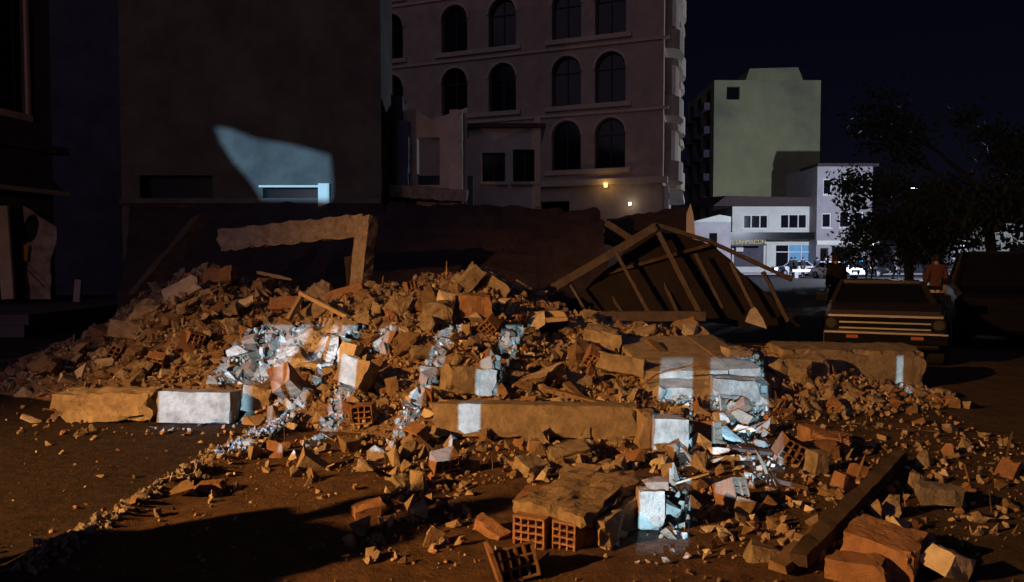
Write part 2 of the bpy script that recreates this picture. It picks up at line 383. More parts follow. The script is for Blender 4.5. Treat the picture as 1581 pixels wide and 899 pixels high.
for z0, hh, dd in ((5.25, .28, .25), (8.55, .12, .1), (11.75, .12, .1), (14.95, .12, .1)):
    q = MB(); q.box(fa.P(9.4, z0, -dd / 2 + .01), (19.3, dd, hh), Matrix((hd.normalized(), -hn.normalized(), Vector((0, 0, 1)))).transposed()); part("cornice", q, TRIM, hotel)
sdv = Vector((2.6, 10.8, 0)).normalized(); sn = Vector((sdv.y, -sdv.x, 0))
fs = Facade((0, 0, 0), sdv, sn)
for z0 in floors:                                                # rounded bays on the street side
    for u0 in (1.6, 6.4):
        prof = [(u0, 0)] + [(u0 + 1.7 - 1.7 * math.cos(math.pi * k / 8), .85 * math.sin(math.pi * k / 8) ** .7) for k in range(1, 8)] + [(u0 + 3.4, 0)]
        q = MB(); q.prism(prof, lambda p: fs.P(p[0], z0 - .5, -p[1] - .002), lambda p: fs.P(p[0], z0 + .45, -p[1] - .002)); bay = part("balcony", q, TRIM, hotel)
        pr2 = [(a, b * .72) for a, b in prof]
        q = MB(); q.prism(pr2, lambda p: fs.P(p[0], z0 + .45, -p[1] - .003), lambda p: fs.P(p[0], z0 + 1.9, -p[1] - .003)); part("bay_glazing", q, HOTEL, bay)
        q = MB(); q.prism(prof, lambda p: fs.P(p[0], z0 + 1.9, -p[1] * .95 - .002), lambda p: fs.P(p[0], z0 + 2.25, -p[1] * .9 - .002)); part("bay_canopy", q, TRIM, bay)
q = MB(); q.bar(fs.P(.5, 0, -.1), fs.P(.5, 5.0, -.1), .5, .35, up=sn); part("pilaster", q, WHITEW, hotel)
q = MB(); q.box(fs.P(3.4, 4.6, -.45), (.9, 5, .25), Euler((0, 0, -.236))); part("street_canopy", q, WHITEW, hotel)
def wall_lamp(name, label, px, py, m, pw, col, r):
    """small lit lamp on the hotel front"""
    k = (px - 790) / F; u = (hc.x - k * hc.y) / (.92 + k * .39); p = hc + fa.P(u, 0, -.22); p.z = W(px, py, p.y).z
    t = thing(name, label, "lamp", p)
    q = MB(); q.tube([(0, 0, -r), (0, 0, r)], [r * .8, r], 10); part("bulb", q, m, t)
    q = MB(); q.box((-.02, .12, 0), (.08, .2, .08)); part("bracket", q, FRAMED, t)
    point(name + "_light", p + Vector((-.15, -.35, 0)), pw, col)
wall_lamp("wall_lamp", "small yellow lamp glowing on the stone wall under the cornice", 936, 286, LAMPY, 5, (1, .6, .2), .10)
wall_lamp("wall_lamp", "small whitish lamp glowing low on the stone wall", 973, 315, LAMPS, 3, (1, .85, .6), .07)

# ---------------------------------------------------------------- blank party wall, ruined house, small white house
def house(name, label, px0, px1, Y, ztop, m, holes=(), depth=.2, back=4.0, z0=0.0, rot=0.0, cat="building"):
    a = W(px0, 397, Y); b = W(px1, 397, Y); a.z = 0; w = (b.x - a.x) / math.cos(rot)
    t = thing(name, label, cat, a)
    f = Facade((0, 0, 0), (math.cos(rot), math.sin(rot), 0), (math.sin(rot), -math.cos(rot), 0))
    q = MB(); f.wall(q, [(0, z0), (w, z0), (w, ztop), (0, ztop)], list(holes), depth)
    solid_behind(q, f, w, (-math.sin(rot) * back, back * math.cos(rot), 0), z0, ztop); part("wall", q, m, t)
    return t, f, w
def U(px, Y, x0): return W(px, 397, Y).x - x0
def Z(py, Y): return W(790, py, Y).z
Y = 19.0; x0 = W(190, 397, Y).x
hs = [(U(218, Y, x0), Z(306, Y), U(330, Y, x0), Z(271, Y)), (U(407, Y, x0), Z(306, Y), U(497, Y, x0), Z(289, Y)), (U(280, Y, x0), 0.1, U(400, Y, x0), Z(345, Y))]
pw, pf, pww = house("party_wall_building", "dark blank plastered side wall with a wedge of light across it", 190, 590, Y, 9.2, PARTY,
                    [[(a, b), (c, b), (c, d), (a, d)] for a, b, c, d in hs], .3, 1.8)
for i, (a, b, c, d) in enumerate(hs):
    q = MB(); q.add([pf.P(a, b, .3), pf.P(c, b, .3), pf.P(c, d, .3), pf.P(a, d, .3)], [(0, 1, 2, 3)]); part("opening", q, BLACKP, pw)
q = MB(); q.box((U(452, Y, x0), -.06, Z(288.5, Y)), (U(500, Y, x0) - U(403, Y, x0), .14, .05)); part("lintel", q, WHITEW, pw, label="pale lintel over the dark slot in the lit wedge")
q = MB(); q.box((U(504, Y, x0), -.1, Z(302, Y)), (.27, .24, .55)); part("pilaster", q, WHITEW, pw)
q = MB(); q.box((pww / 2, -.07, Z(311, Y)), (pww, .15, .12)); part("string_course", q, PARTY, pw)

rt = thing("ruined_house", "gutted pale house with a dark doorway between a blue and a cream pillar", "building", W(590, 397, 21.0).xy.to_3d())
x0 = W(590, 397, 21).x; Y = 21.0
f = Facade((0, 0, 0), (1, 0, 0), (0, -1, 0)); q = MB()
w = U(722, Y, x0)
f.wall(q, [(U(600, Y, x0), 0), (w, 0), (w, Z(166, Y)), (U(668, Y, x0), Z(185, Y)), (U(640, Y, x0), Z(168, Y)), (U(625, Y, x0), Z(172, Y)), (U(600, Y, x0), Z(200, Y))],
       [arch_loop(U(662, Y, x0), Z(286, Y), U(680, Y, x0) - U(645, Y, x0), Z(212, Y) - Z(286, Y), .0)], .5); part("wall", q, PALEW, rt)
q = MB(); q.box((U(600, Y, x0) + w / 2 - .1, 1.6, 2.0), (w, .2, 4.0)); part("back_wall", q, DARKW, rt)
q = MB(); q.bar((U(604, Y, x0), .2, 0), (U(604, Y, x0), .2, Z(150, Y)), .7, .7); part("side_wall", q, DARKW, rt)
mpart("pillar", rough_box("pillar", (5.3, .52, .3), BLUEW, 3, .12, .02), rt, loc=(U(626, Y, x0), -.16, 2.6), rot=(0, R(90), 0), label="faded blue pillar with a broken top")
mpart("pillar", rough_box("pillar", (5.55, .5, .34), PALEW, 5, .12, .012), rt, loc=(U(706, Y, x0), -.17, 2.75), rot=(0, R(90), 0), label="cream pillar with a slanting top")
mpart("slab", rough_box("slab", (2.4, .7, .3), DUSTC, 8, .12, .03), rt, loc=(U(655, Y, x0), -.5, Z(300, Y)), rot=(.1, R(4), 0))

Y = 26.0; x0 = W(724, 397, Y).x
sw = [(U(745, Y, x0), U(780, Y, x0), Z(281, Y), Z(236, Y)), (U(792, Y, x0), U(829, Y, x0), Z(281, Y), Z(231, Y))]
sh, f, w = house("small_house", "low cream house with two dark windows in front of the arched windows", 724, 835, Y, Z(197, Y), PALEW,
                 [[(a, c), (b, c), (b, d), (a, d)] for a, b, c, d in sw], .2, 3.5)
for a, b, c, d in sw: f.window(sh, (a + b) / 2, c, b - a, d - c, 0, FRAMED, GLASS, .2, 1, d - .3, PALEW, .05)
q = MB(); q.box((w / 2, 1.6, Z(196, Y) + .02), (w + .3, 3.6, .14)); part("roof", q, ROOFT, sh)
q = MB(); q.box((w - .12, -.04, Z(250, Y)), (.2, .1, 3.0)); part("corner_trim", q, TRIM, sh)

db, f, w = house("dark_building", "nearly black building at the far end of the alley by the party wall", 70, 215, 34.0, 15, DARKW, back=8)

# ---------------------------------------------------------------- shop building at the far left
lc = Vector((-12.4, 21.0, 0)); ld = Vector((-.17, -1, 0)).normalized()
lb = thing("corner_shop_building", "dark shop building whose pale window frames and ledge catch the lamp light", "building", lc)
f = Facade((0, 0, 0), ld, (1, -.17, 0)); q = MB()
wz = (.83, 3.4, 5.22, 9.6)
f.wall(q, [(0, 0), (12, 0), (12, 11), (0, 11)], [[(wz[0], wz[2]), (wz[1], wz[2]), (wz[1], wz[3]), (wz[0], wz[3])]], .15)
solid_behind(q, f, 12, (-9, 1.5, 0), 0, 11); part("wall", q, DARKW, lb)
fr = part("window", MB().add([f.P(a, b, .15) for a, b in ((wz[0], wz[2]), (wz[1], wz[2]), (wz[1], wz[3]), (wz[0], wz[3]))], [(0, 1, 2, 3)]), GLASS, lb)
q = MB(); q.bar(f.P(wz[0], wz[2], -.03), f.P(wz[0], wz[3], -.03), .09, .08, up=f.n); part("jamb", q, TRIM, fr)
q = MB(); q.bar(f.P(wz[0] - .05, wz[2], -.05), f.P(wz[1], wz[2], -.05), .14, .17); part("sill", q, PALEW, fr)
q = MB(); q.bar(f.P(-.3, 4.5, -.12), f.P(12, 4.5, -.12), .3, .2); part("ledge", q, PARTY, lb)
q = MB(); q.bar(f.P(.1, 3.32, -.55), f.P(5, 3.32, -.55), .08, .11); aw = part("awning_rail", q, PALEW, lb)
q = MB(); q.add([f.P(.1, 3.3, -.5), f.P(5, 3.3, -.5), f.P(5, 3.85, 0), f.P(.1, 3.85, 0)], [(0, 1, 2, 3)]); part("awning", q, ROOFT, lb)

# torn shop shutter and pole in front of it
ss = thing("torn_shutter", "buckled pale metal shutter with a dark oval hole and a yellow plate", "shutter", W(45, 462, 20.0))
def sheet(name, outline, hole, m, parent, amp=.14, seg=.12, base=W(45, 462, 20.0)):
    loc = [(W(a, b, 20.0) - base) for a, b in outline]; hl = [(W(a, b, 20.0) - base) for a, b in hole]
    xs = [p.x for p in loc]; zs = [p.z for p in loc]; bm = bmesh.new()
    tr = tessellate_polygon([[Vector((p.x, p.z, 0)) for p in loc], [Vector((p.x, p.z, 0)) for p in hl]]) if hl else tessellate_polygon([[Vector((p.x, p.z, 0)) for p in loc]])
    vs = [bm.verts.new(p) for p in loc + hl]
    for tt in tr:
        try: bm.faces.new([vs[i] for i in tt])
        except ValueError: pass
    for _ in range(3): bmesh.ops.subdivide_edges(bm, edges=[e for e in bm.edges if e.calc_length() > seg], cuts=1); bmesh.ops.triangulate(bm, faces=bm.faces[:])
    for v in bm.verts: v.co.y += nz(v.co.x, v.co.z, 2, 1.7) * amp + nz(v.co.x, v.co.z, 7, 4) * amp * .3
    g = bmesh.ops.extrude_face_region(bm, geom=bm.faces[:])
    bmesh.ops.translate(bm, verts=[e for e in g['geom'] if isinstance(e, bmesh.types.BMVert)], vec=(0, .03, 0))
    bmesh.ops.recalc_face_normals(bm, faces=bm.faces)
    me = bpy.data.meshes.new(name); bm.to_mesh(me); bm.free(); me.materials.append(m); return link(name, me, parent)
ov = [(48 + 12 * math.cos(a) + 5 * math.sin(a) * -1, 353 + 22 * math.sin(a)) for a in [2 * math.pi * k / 14 for k in range(14)]]
sheet("panel", [(-30, 340), (8, 330), (38, 318), (64, 336), (86, 350), (84, 385), (76, 420), (80, 462), (-30, 462)], ov, SHEET, ss)
q = MB(); q.box((W(39, 390, 20) - W(45, 462, 20)) + Vector((0, -.12, 0)), (.3, .06, .42), Euler((0, R(8), 0))); part("plate", q, YELLOW, ss)
q = MB(); q.tube([W(-5, 365, 19.6) - W(45, 462, 20), W(22, 395, 19.6) - W(45, 462, 20), W(70, 445, 19.6) - W(45, 462, 20)], .012, 6); part("hanging_wire", q, FRAMED, ss)
po = MB(); po.bar(W(3, 318, 19.2), W(13, 462, 19.2), .3, .08, up=(0, 1, 0)); tag(link("shutter_post", po.mesh("shutter_post", PALEW)), "pale upright board standing before the torn shutter", "post")
po = MB(); po.bar(W(122, 432, 19.5), W(119, 466, 19.5), .16, .1, up=(0, 1, 0)); tag(link("marker_post", po.mesh("marker_post", GREYW)), "short grey marker post in the dark gap by the shutter", "post")

# ---------------------------------------------------------------- far street: tower, white house, grey house, low shops
Y = 95.0; x0 = W(1100, 397, Y).x
wn_ = (U(1119, Y, x0), U(1139, Y, x0), Z(154, Y), Z(134, Y))
gt, f, w = house("green_tower_block", "tall blank green grey end wall with one small window near its top", 1100, 1263, Y, Z(124, Y), GREENW,
                 [[(wn_[0], wn_[2]), (wn_[1], wn_[2]), (wn_[1], wn_[3]), (wn_[0], wn_[3])]], .25, 14)
f.window(gt, (wn_[0] + wn_[1]) / 2, wn_[2], wn_[1] - wn_[0], wn_[3] - wn_[2], 0, FRAMED, GLASS, .25, 0)
q = MB(); q.prism([(U(1148, Y, x0), Z(124, Y)), (U(1236, Y, x0), Z(124, Y)), (U(1228, Y, x0), Z(104, Y)), (U(1154, Y, x0), Z(106, Y))], lambda p: Vector((p[0], .02, p[1])), lambda p: Vector((p[0], 5, p[1]))); part("roof_parapet", q, GREENW, gt)
for k in range(7):                                               # stacked balconies on its street side
    for yy in (2.6, 7.4, 11.8):
        q = MB(); q.box((-.45, yy, 3.0 + k * 2.9), (.9, 2.6, .9)); bl = part("balcony", q, DARKW, gt)
        q = MB(); q.box((-.02, yy, 4.3 + k * 2.9), (.06, 1.8, 1.5)); part("window", q, GLASS, gt)
Y = 82.0; x0 = W(1130, 397, Y).x
ww = [(1146, 1186, 354, 331), (1203, 1246, 354, 330)]
hol = [[(U(a, Y, x0), Z(c, Y)), (U(b, Y, x0), Z(c, Y)), (U(b, Y, x0), Z(d, Y)), (U(a, Y, x0), Z(d, Y))] for a, b, c, d in ww]
hol.append([(U(1198, Y, x0), .15), (U(1257, Y, x0), .15), (U(1257, Y, x0), Z(379, Y)), (U(1198, Y, x0), Z(379, Y))])
wh, f, w = house("white_house", "two storey white house with two wide windows above a lit shopfront", 1130, 1259, Y, Z(319, Y), WHITEW, hol, .2, 9)
for a, b, c, d in ww: f.window(wh, U((a + b) / 2, Y, x0), Z(c, Y), U(b, Y, x0) - U(a, Y, x0), Z(d, Y) - Z(c, Y), 0, FRAMEW, GLASS, .12, 2, None, FRAMEW, .16)
q = MB(); q.prism([(-2.2, Z(319, Y)), (w + .1, Z(319, Y)), (w + .1, Z(306, Y)), (-.8, Z(303, Y))], lambda p: Vector((p[0], -.5, p[1])), lambda p: Vector((p[0] + .1, 9.2, p[1] + .6))); part("roof", q, ROOFT, wh)
q = MB(); q.box((w / 2 - .9, -.75, Z(365, Y)), (w + 1.6, 1.5, Z(360, Y) - Z(371, Y))); part("shop_canopy", q, BLACKP, wh)
q = MB(); q.box((U(1142, Y, x0), -1.56, Z(374.5, Y)), (U(1176, Y, x0) - U(1112, Y, x0), .1, .72)); sg = part("shop_sign", q, BLACKP, wh)
q = MB(); q.box((U(1189, Y, x0), -.1, Z(395, Y)), (U(1196, Y, x0) - U(1183, Y, x0), .2, 2.6)); part("pillar", q, WHITEW, wh)
q = MB(); q.box((U(1156, Y, x0), -.04, Z(395, Y)), (U(1180, Y, x0) - U(1135, Y, x0), .08, 2.3)); part("roller_shutter", q, DARKW, wh)
q = MB(); q.box((U(1140, Y, x0), -.3, Z(382, Y)), (.75, .35, .9)); part("air_conditioner", q, WHITEW, wh)
sx0, sx1, sz1 = U(1198, Y, x0), U(1257, Y, x0), Z(379, Y)
for i in range(3):
    q = MB(); a = sx0 + (sx1 - sx0) * i / 3; b = sx0 + (sx1 - sx0) * (i + 1) / 3
    q.add([(a, .14, .15), (b, .14, .15), (b, .14, sz1), (a, .14, sz1)], [(0, 1, 2, 3)]); sp_ = part("shop_pane", q, SHOPL if i else GLASS, wh)
    q = MB(); q.box((b, .08, (sz1 + .15) / 2), (.1, .1, sz1 - .15)); part("mullion", q, FRAMEW, sp_)
q = MB(); q.box(((sx0 + sx1) / 2, .05, sz1 - .7), (sx1 - sx0, .08, .1)); part("transom", q, FRAMEW, wh)
cu = bpy.data.curves.new("sign_lettering", 'FONT'); cu.body = "PIDE LAHMACUN"; cu.size = .62; cu.extrude = .02; cu.align_x = 'CENTER'; cu.align_y = 'CENTER'
tmp = bpy.data.objects.new("tmp", cu); COL.objects.link(tmp); bpy.context.view_layer.update()
me = bpy.data.meshes.new_from_object(tmp.evaluated_get(bpy.context.evaluated_depsgraph_get())); bpy.data.objects.remove(tmp); me.materials.clear(); me.materials.append(SIGNL)
sgl = link("sign_lettering", me, sg, (U(1142, Y, x0), -1.63, Z(374.5, Y)), (R(90), 0, 0)); sgl.scale = (.92, 1, 1)
an, f, w = house("lean_to_annex", "low grey annex with a pale gable beside the white house", 1068, 1128, 76.0, 5.2, GREYW, back=5)
q = MB(); q.box((w * .55, -.05, 3.0), (.7, .1, 2.2)); part("window", q, GLASS, an)
q = MB(); q.prism([(0, 5.2), (w, 5.2), (w, 5.7), (w * .7, 5.9)], lambda p: Vector((p[0], -.02, p[1])), lambda p: Vector((p[0], 5, p[1]))); part("gable", q, WHITEW, an)

Y = 80.0; x0 = W(1260, 397, Y).x
gw = [(1268, 1283, 352, 329), (1295, 1311, 352, 327), (1318, 1332, 352, 327), (1269, 1283, 301, 276), (1296, 1311, 301, 276), (1266, 1279, 417, 383), (1284, 1313, 417, 381)]
hol = [[(U(a, Y, x0), max(.1, Z(c, Y))), (U(b, Y, x0), max(.1, Z(c, Y))), (U(b, Y, x0), Z(d, Y)), (U(a, Y, x0), Z(d, Y))] for a, b, c, d in gw]
gh_, f, w = house("grey_house", "narrow mauve grey three storey house half hidden by the street tree", 1260, 1345, Y, Z(256, Y), GREYW, hol, .2, 9)
for h in hol: f.window(gh_, (h[0][0] + h[1][0]) / 2, h[0][1], h[1][0] - h[0][0], h[2][1] - h[1][1], 0, FRAMEW if h[0][1] > 2 else FRAMED, GLASS, .2, 0, None, FRAMEW if h[0][1] > 2 else None, .12)
q = MB(); q.box((w / 2, -.1, Z(375, Y)), (w, .25, .45)); part("cornice", q, WHITEW, gh_)
q = MB(); q.box((w / 2 + .2, 2.2, Z(255, Y)), (w + .6, 5, .3)); part("roof", q, ROOFT, gh_)
def far_shop(name, label, px0, px1, ztop, lit, Y=88.0, m=GREYW):
    t, f, w = house(name, label, px0, px1, Y, ztop, m, back=6)
    for i in range(2):
        q = MB(); q.box((w * (.27 + .46 * i), -.05, 2.0), (w * .36, .1, 2.2)); part("window", q, LITW if i in lit else GLASS, t)
    q = MB(); q.box((w / 2, -.4, 3.5), (w + .2, .9, .35)); part("canopy", q, WHITEW, t)
    for i in range(len(lit) + 1):
        q = MB(); q.tube([(w * (.3 + .4 * i), -.95, 3.0), (w * (.3 + .4 * i), -.95, 3.28)], .16, 8); part("lamp", q, (LAMPS, LAMPW)[i % 2], t)
    return t
far_shop("low_shop", "low shop with bright lit windows beyond the black parked car", 1468, 1512, 4.3, (0, 1))
far_shop("low_shop", "dim bluish shop front at the very edge beyond the black car", 1550, 1640, 5.2, (), 80.0, WHITEW)
far_shop("low_shop", "small lit kiosk with a red and white front behind the street tree", 1326, 1352, 3.6, (0,), 92.0, WHITEW)
far_shop("low_shop", "dark shop with a few bright spots behind the tree trunk", 1392, 1432, 3.9, (), 92.0, DARKW)

# ---------------------------------------------------------------- collapsed roof slopes and timber frame behind the heap
def rough_sheet(pts, thick, seed, amp=.05, n=(26, 16)):
    """a warped slab spanned by four corner points (a, b along the front, c, d along the back)"""
    a, b, c, d = pts; mb = MB(); nrm = (b - a).cross(d - a).normalized()
    if nrm.z < 0: nrm = -nrm
    top, bot = [], []
    for j in range(n[1] + 1):
        for i in range(n[0] + 1):
            u, v = i / n[0], j / n[1]; p = (a * (1 - u) + b * u) * (1 - v) + (d * (1 - u) + c * u) * v
            e = min(u, 1 - u, v, 1 - v); p = p + nrm * (nz(p.x, p.y, seed, .8) * amp + nz(p.x, p.y, seed + 5, 3) * amp * .4)
            if e < .01: p += Vector((nz(p.x, p.y, seed, 4), 0, nz(p.y, p.x, seed, 4))) * .09
            top.append(p); bot.append(p - nrm * thick)
    N0 = len(top); W0 = n[0] + 1; f = []
    for j in range(n[1]):
        for i in range(n[0]):
            q = (j * W0 + i, j * W0 + i + 1, (j + 1) * W0 + i + 1, (j + 1) * W0 + i); f.append(q); f.append(tuple(k + N0 for k in reversed(q)))
    ring = [i for i in range(W0)] + [j * W0 + n[0] for j in range(1, n[1] + 1)] + [n[1] * W0 + i for i in range(n[0] - 1, -1, -1)] + [j * W0 for j in range(n[1] - 1, 0, -1)]
    for k in range(len(ring)): x, y = ring[k], ring[(k + 1) % len(ring)]; f.append((x, x + N0, y + N0, y))
    return mb.add(top + bot, f)
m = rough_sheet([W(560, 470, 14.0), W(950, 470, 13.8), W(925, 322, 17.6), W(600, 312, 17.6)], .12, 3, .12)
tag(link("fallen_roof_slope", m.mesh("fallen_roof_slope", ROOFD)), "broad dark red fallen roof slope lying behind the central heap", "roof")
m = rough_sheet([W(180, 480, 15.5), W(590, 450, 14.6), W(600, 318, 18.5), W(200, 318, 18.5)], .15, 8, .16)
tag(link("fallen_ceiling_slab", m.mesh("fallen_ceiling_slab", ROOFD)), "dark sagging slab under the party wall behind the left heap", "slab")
m = rough_sheet([W(930, 372, 18.0), W(1066, 372, 18.0), W(1066, 318, 19.5), W(936, 338, 19.5)], .1, 4, .03)
tag(link("dark_shed_roof", m.mesh("dark_shed_roof", ROOFT)), "flat black shed roof below the stone building's lamps", "roof")
po = MB(); po.add([W(a, b, 17.2) for a, b in ((1059, 372), (1074, 372), (1071, 334), (1066, 314), (1060, 330))] + [W(a, b, 17.3) for a, b in ((1059, 372), (1074, 372), (1071, 334), (1066, 314), (1060, 330))],
                  [(0, 1, 2, 3, 4), (9, 8, 7, 6, 5)] + [(i, i + 5, (i + 1) % 5 + 5, (i + 1) % 5) for i in range(5)])
tag(link("torn_cloth_strip", po.mesh("torn_cloth_strip", CLOTHW)), "pointed white strip standing up behind the roof frame's ridge", "cloth")

YT = 12.6
rf = thing("collapsed_roof_frame", "fallen timber roof frame of slanting poles on a dark deck", "roof frame", W(1010, 495, YT))
base = rf.location.copy()
def TW(px, py, Y): return W(px, py, Y) - base
def timber(nm, a, b, w, h, m=FWOOD, parent=rf, lab=None):
    L_ = (Vector(b) - Vector(a)).length; me = rough_box(nm, (L_, w, h), m, random.uniform(0, 90), .16, .006, (.02, .02), .02)
    o = link(nm, me, parent, (Vector(a) + Vector(b)) / 2); o.rotation_euler = (Vector(b) - Vector(a)).to_track_quat('X', 'Z').to_euler()
    if lab: o['label'] = lab
    return o
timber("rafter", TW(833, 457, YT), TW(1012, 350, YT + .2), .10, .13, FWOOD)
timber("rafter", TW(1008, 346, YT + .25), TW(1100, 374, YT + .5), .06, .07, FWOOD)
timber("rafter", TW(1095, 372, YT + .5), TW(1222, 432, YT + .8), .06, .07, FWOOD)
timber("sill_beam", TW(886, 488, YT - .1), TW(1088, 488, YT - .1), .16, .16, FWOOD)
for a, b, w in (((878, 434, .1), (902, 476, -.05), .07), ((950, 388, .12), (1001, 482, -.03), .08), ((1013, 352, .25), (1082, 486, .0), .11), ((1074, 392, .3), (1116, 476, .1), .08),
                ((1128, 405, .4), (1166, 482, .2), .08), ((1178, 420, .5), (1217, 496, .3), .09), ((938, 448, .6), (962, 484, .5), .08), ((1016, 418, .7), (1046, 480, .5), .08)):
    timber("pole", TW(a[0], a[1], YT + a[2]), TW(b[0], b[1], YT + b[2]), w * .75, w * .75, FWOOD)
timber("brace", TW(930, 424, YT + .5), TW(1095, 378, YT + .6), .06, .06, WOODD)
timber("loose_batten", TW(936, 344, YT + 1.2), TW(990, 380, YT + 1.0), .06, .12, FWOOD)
m = rough_sheet([TW(852, 492, YT + .45), TW(1240, 505, YT + .75), TW(1100, 378, YT + .75), TW(1008, 354, YT + .62)], .06, 6, .05); part("roof_deck", m, DECKD, rf)
me = hull_mesh("pale_flake", [TW(1150, 497, YT - .2), TW(1184, 508, YT - .3), TW(1178, 492, YT - .2), TW(1166, 474, YT), TW(1158, 478, YT), TW(1170, 492, YT + .05)], PLAST)
tag(link("plaster_flake", me, None, base), "pale plaster flake leaning at the foot of the timber roof frame", "plaster flake")

# leaning posts and the big broken beam in front of the left wall
def lone(nm, a, b, w, h, m, label, cat, seg=.1, amp=.012, ends=(.03, .03), chip=.03):
    a, b = Vector(a), Vector(b); me = rough_box(nm, ((b - a).length, w, h), m, random.uniform(0, 90), seg, amp, ends, chip)
    o = link(nm, me, None, (a + b) / 2); o.rotation_euler = (b - a).to_track_quat('X', 'Z').to_euler(); return tag(o, label, cat)
lone("broken_beam", W(345, 372, 12.8), W(566, 348, 12.4), .30, .36, DUSTC, "thick plastered beam lying high above the left heap against a post", "beam", .09, .03, (.06, .05), .06)
lone("leaning_post", W(567, 334, 12.2), W(553, 475, 12.0), .26, .22, DUSTC, "stout upright post at the beam's end between the two heaps", "post", .09, .015)
lone("leaning_post", W(541, 395, 12.7), W(546, 470, 12.6), .16, .14, WOODD, "short dark post just behind the stout upright post", "post")
lone("leaning_timber", W(312, 340, 13.0), W(210, 462, 12.2), .24, .24, WOODD, "dark round-edged timber leaning steeply over the left heap", "timber", .1, .02)
lone("thin_batten", W(398, 421, 12.2), W(452, 432, 12.0), .05, .05, WOODP, "thin batten lying under the high broken beam", "batten")

# ---------------------------------------------------------------- debris heap
ZC = [(-8, 0), (-6.9, 0), (-6.3, .45), (-5.5, 1.08), (-4.7, 1.42), (-3.7, 1.18), (-2.9, .98), (-2.3, 1.08), (-1.4, 1.27), (-.6, 1.38), (.1, 1.12), (.8, .78), (1.5, .58), (2.6, .50), (3.3, .34), (4.2, .22), (5.2, 0)]
YF = [(-8, 9.8), (-6.4, 9.2), (-4.7, 8.4), (-3.2, 7.9), (-2.3, 7.2), (-1, 6.75), (0, 6.95), (1, 7.2), (2, 7.3), (3, 7.6), (5, 8)]
YC = [(-8, 11.5), (-6, 11.8), (.4, 11.8), (1.2, 10.4), (3, 9.8), (5, 9.6)]
def H0(x, y):
    zc, yf, yc = lerp_tab(ZC, x), lerp_tab(YF, x), lerp_tab(YC, x)
    if y < yf: return 0.0
    if y < yc: t = (y - yf) / (yc - yf); return zc * t ** .9
    return zc * max(0, 1 - ((y - yc) / 3.0) ** 1.3 * .8)
def H(x, y):
    h = H0(x, y)
    if h <= 0: return G(x, y)
    k = min(1, h / .3)
    return max(G(x, y), h + (nz(x, y, 1, 1.1) * .15 + nz(x, y, 2, 2.6) * .15 + nz(x, y, 4, 6.5) * .06) * k)
hm = MB(); xs = [-8 + .07 * i for i in range(int(13.4 / .07))]; ys = [6.5 + .07 * j for j in range(int(8.6 / .07))]; nxh = len(xs)
keep = {}
for j, y in enumerate(ys):
    for i, x in enumerate(xs): hm.v.append(Vector((x, y, H(x, y) - .03 if H0(x, y) > 0 else -.08)))
for j in range(len(ys) - 1):
    for i in range(nxh - 1):
        q = (j * nxh + i, j * nxh + i + 1, (j + 1) * nxh + i + 1, (j + 1) * nxh + i)
        if max(hm.v[k].z for k in q) > -.05: hm.f.append(q); hm.m.append(0)
setkind(link("debris_heap", hm.mesh("debris_heap", RUBB)), 'stuff')

def S(px, py, lift=0.0):
    """the point of the heap (or ground) seen along a direction from the street"""
    y = 3.6
    while y < 14:
        p = W(px, py, y)
        if p.z <= H(p.x, y): break
        y += .03
    return p + Vector((0, -lift * .4, lift))
# ---------------------------------------------------------------- named large pieces
# long beam in front
o = link("concrete_beam", rough_box("concrete_beam", (1.78, .30, .29), CONC, 11, .05, .006, (.16, .02), .035), None, ((W(672, 680, 6.75).x + W(988, 680, 6.75).x) / 2, 6.93, .155), (R(-3), R(.6), R(-1.5)))
tag(o, "long straight concrete beam lying across the front of the central heap", "beam")
# broken beam on the left with a pale squared end
lb_ = thing("broken_concrete_beam", "broken concrete beam with a smooth pale squared end beside the road", "beam", (W(225, 655, 7.4).x, 7.55, 0), R(-1))
mpart("rough_half", rough_box("rough_half", (.95, .30, .27), CONC, 21, .05, .022, (.14, .12), .08), lb_, (-.40, 0, .17), (R(4), R(-1), 0))
mpart("plastered_half", rough_box("plastered_half", (.72, .30, .30), DUSTC, 24, .05, .004, (.05, .01), .03), lb_, (.47, -.02, .16), (R(-4), R(1), R(-1)))
# stair slab : two steps, split in three pieces
st = thing("stair_slab", "tilted concrete stair slab with two steps and a dusty top", "stair slab", W(1095, 636, 8.0), R(4))
def stair_piece(x0, x1, m, seed, dz=0.0, rx=0.0):
    prof = [(0, -.02), (0, .25), (.28, .31), (.30, .39), (.62, .45), (1.9, .60), (1.9, .42), (.5, .0)]
    mb = MB(); n = max(2, int((x1 - x0) / .09)); P_ = []
    for i in range(n + 1):
        x = x0 + (x1 - x0) * i / n
        for k, (y, z) in enumerate(prof):
            e = nz(x, y, seed, 6) * .018; P_.append(Vector((x, y + e, z + dz + nz(x, z, seed + 3, 5) * .01 * (k not in (0,)) + (nz(x, 0, seed, 9) * .05 if k in (0, 7) else 0))))
    K = len(prof); f = [(i * K + k, (i + 1) * K + k, (i + 1) * K + (k + 1) % K, i * K + (k + 1) % K) for i in range(n) for k in range(K)]
    f += [tuple(range(K)), tuple(n * K + k for k in reversed(range(K)))]
    return mb.add(P_, f)
part("stair_flight", stair_piece(-.62, .30, MORT, 3), CONC, st)
part("stair_flight", stair_piece(.315, .66, MORT, 9, .015), CONC, st, label="cracked-off piece of the stair flight")
mpart("broken_edge", rough_box("broken_edge", (.34, .2, .10), DUSTC, 77, .05, .02), st, (.50, .55, .55), (.2, .1, .2))
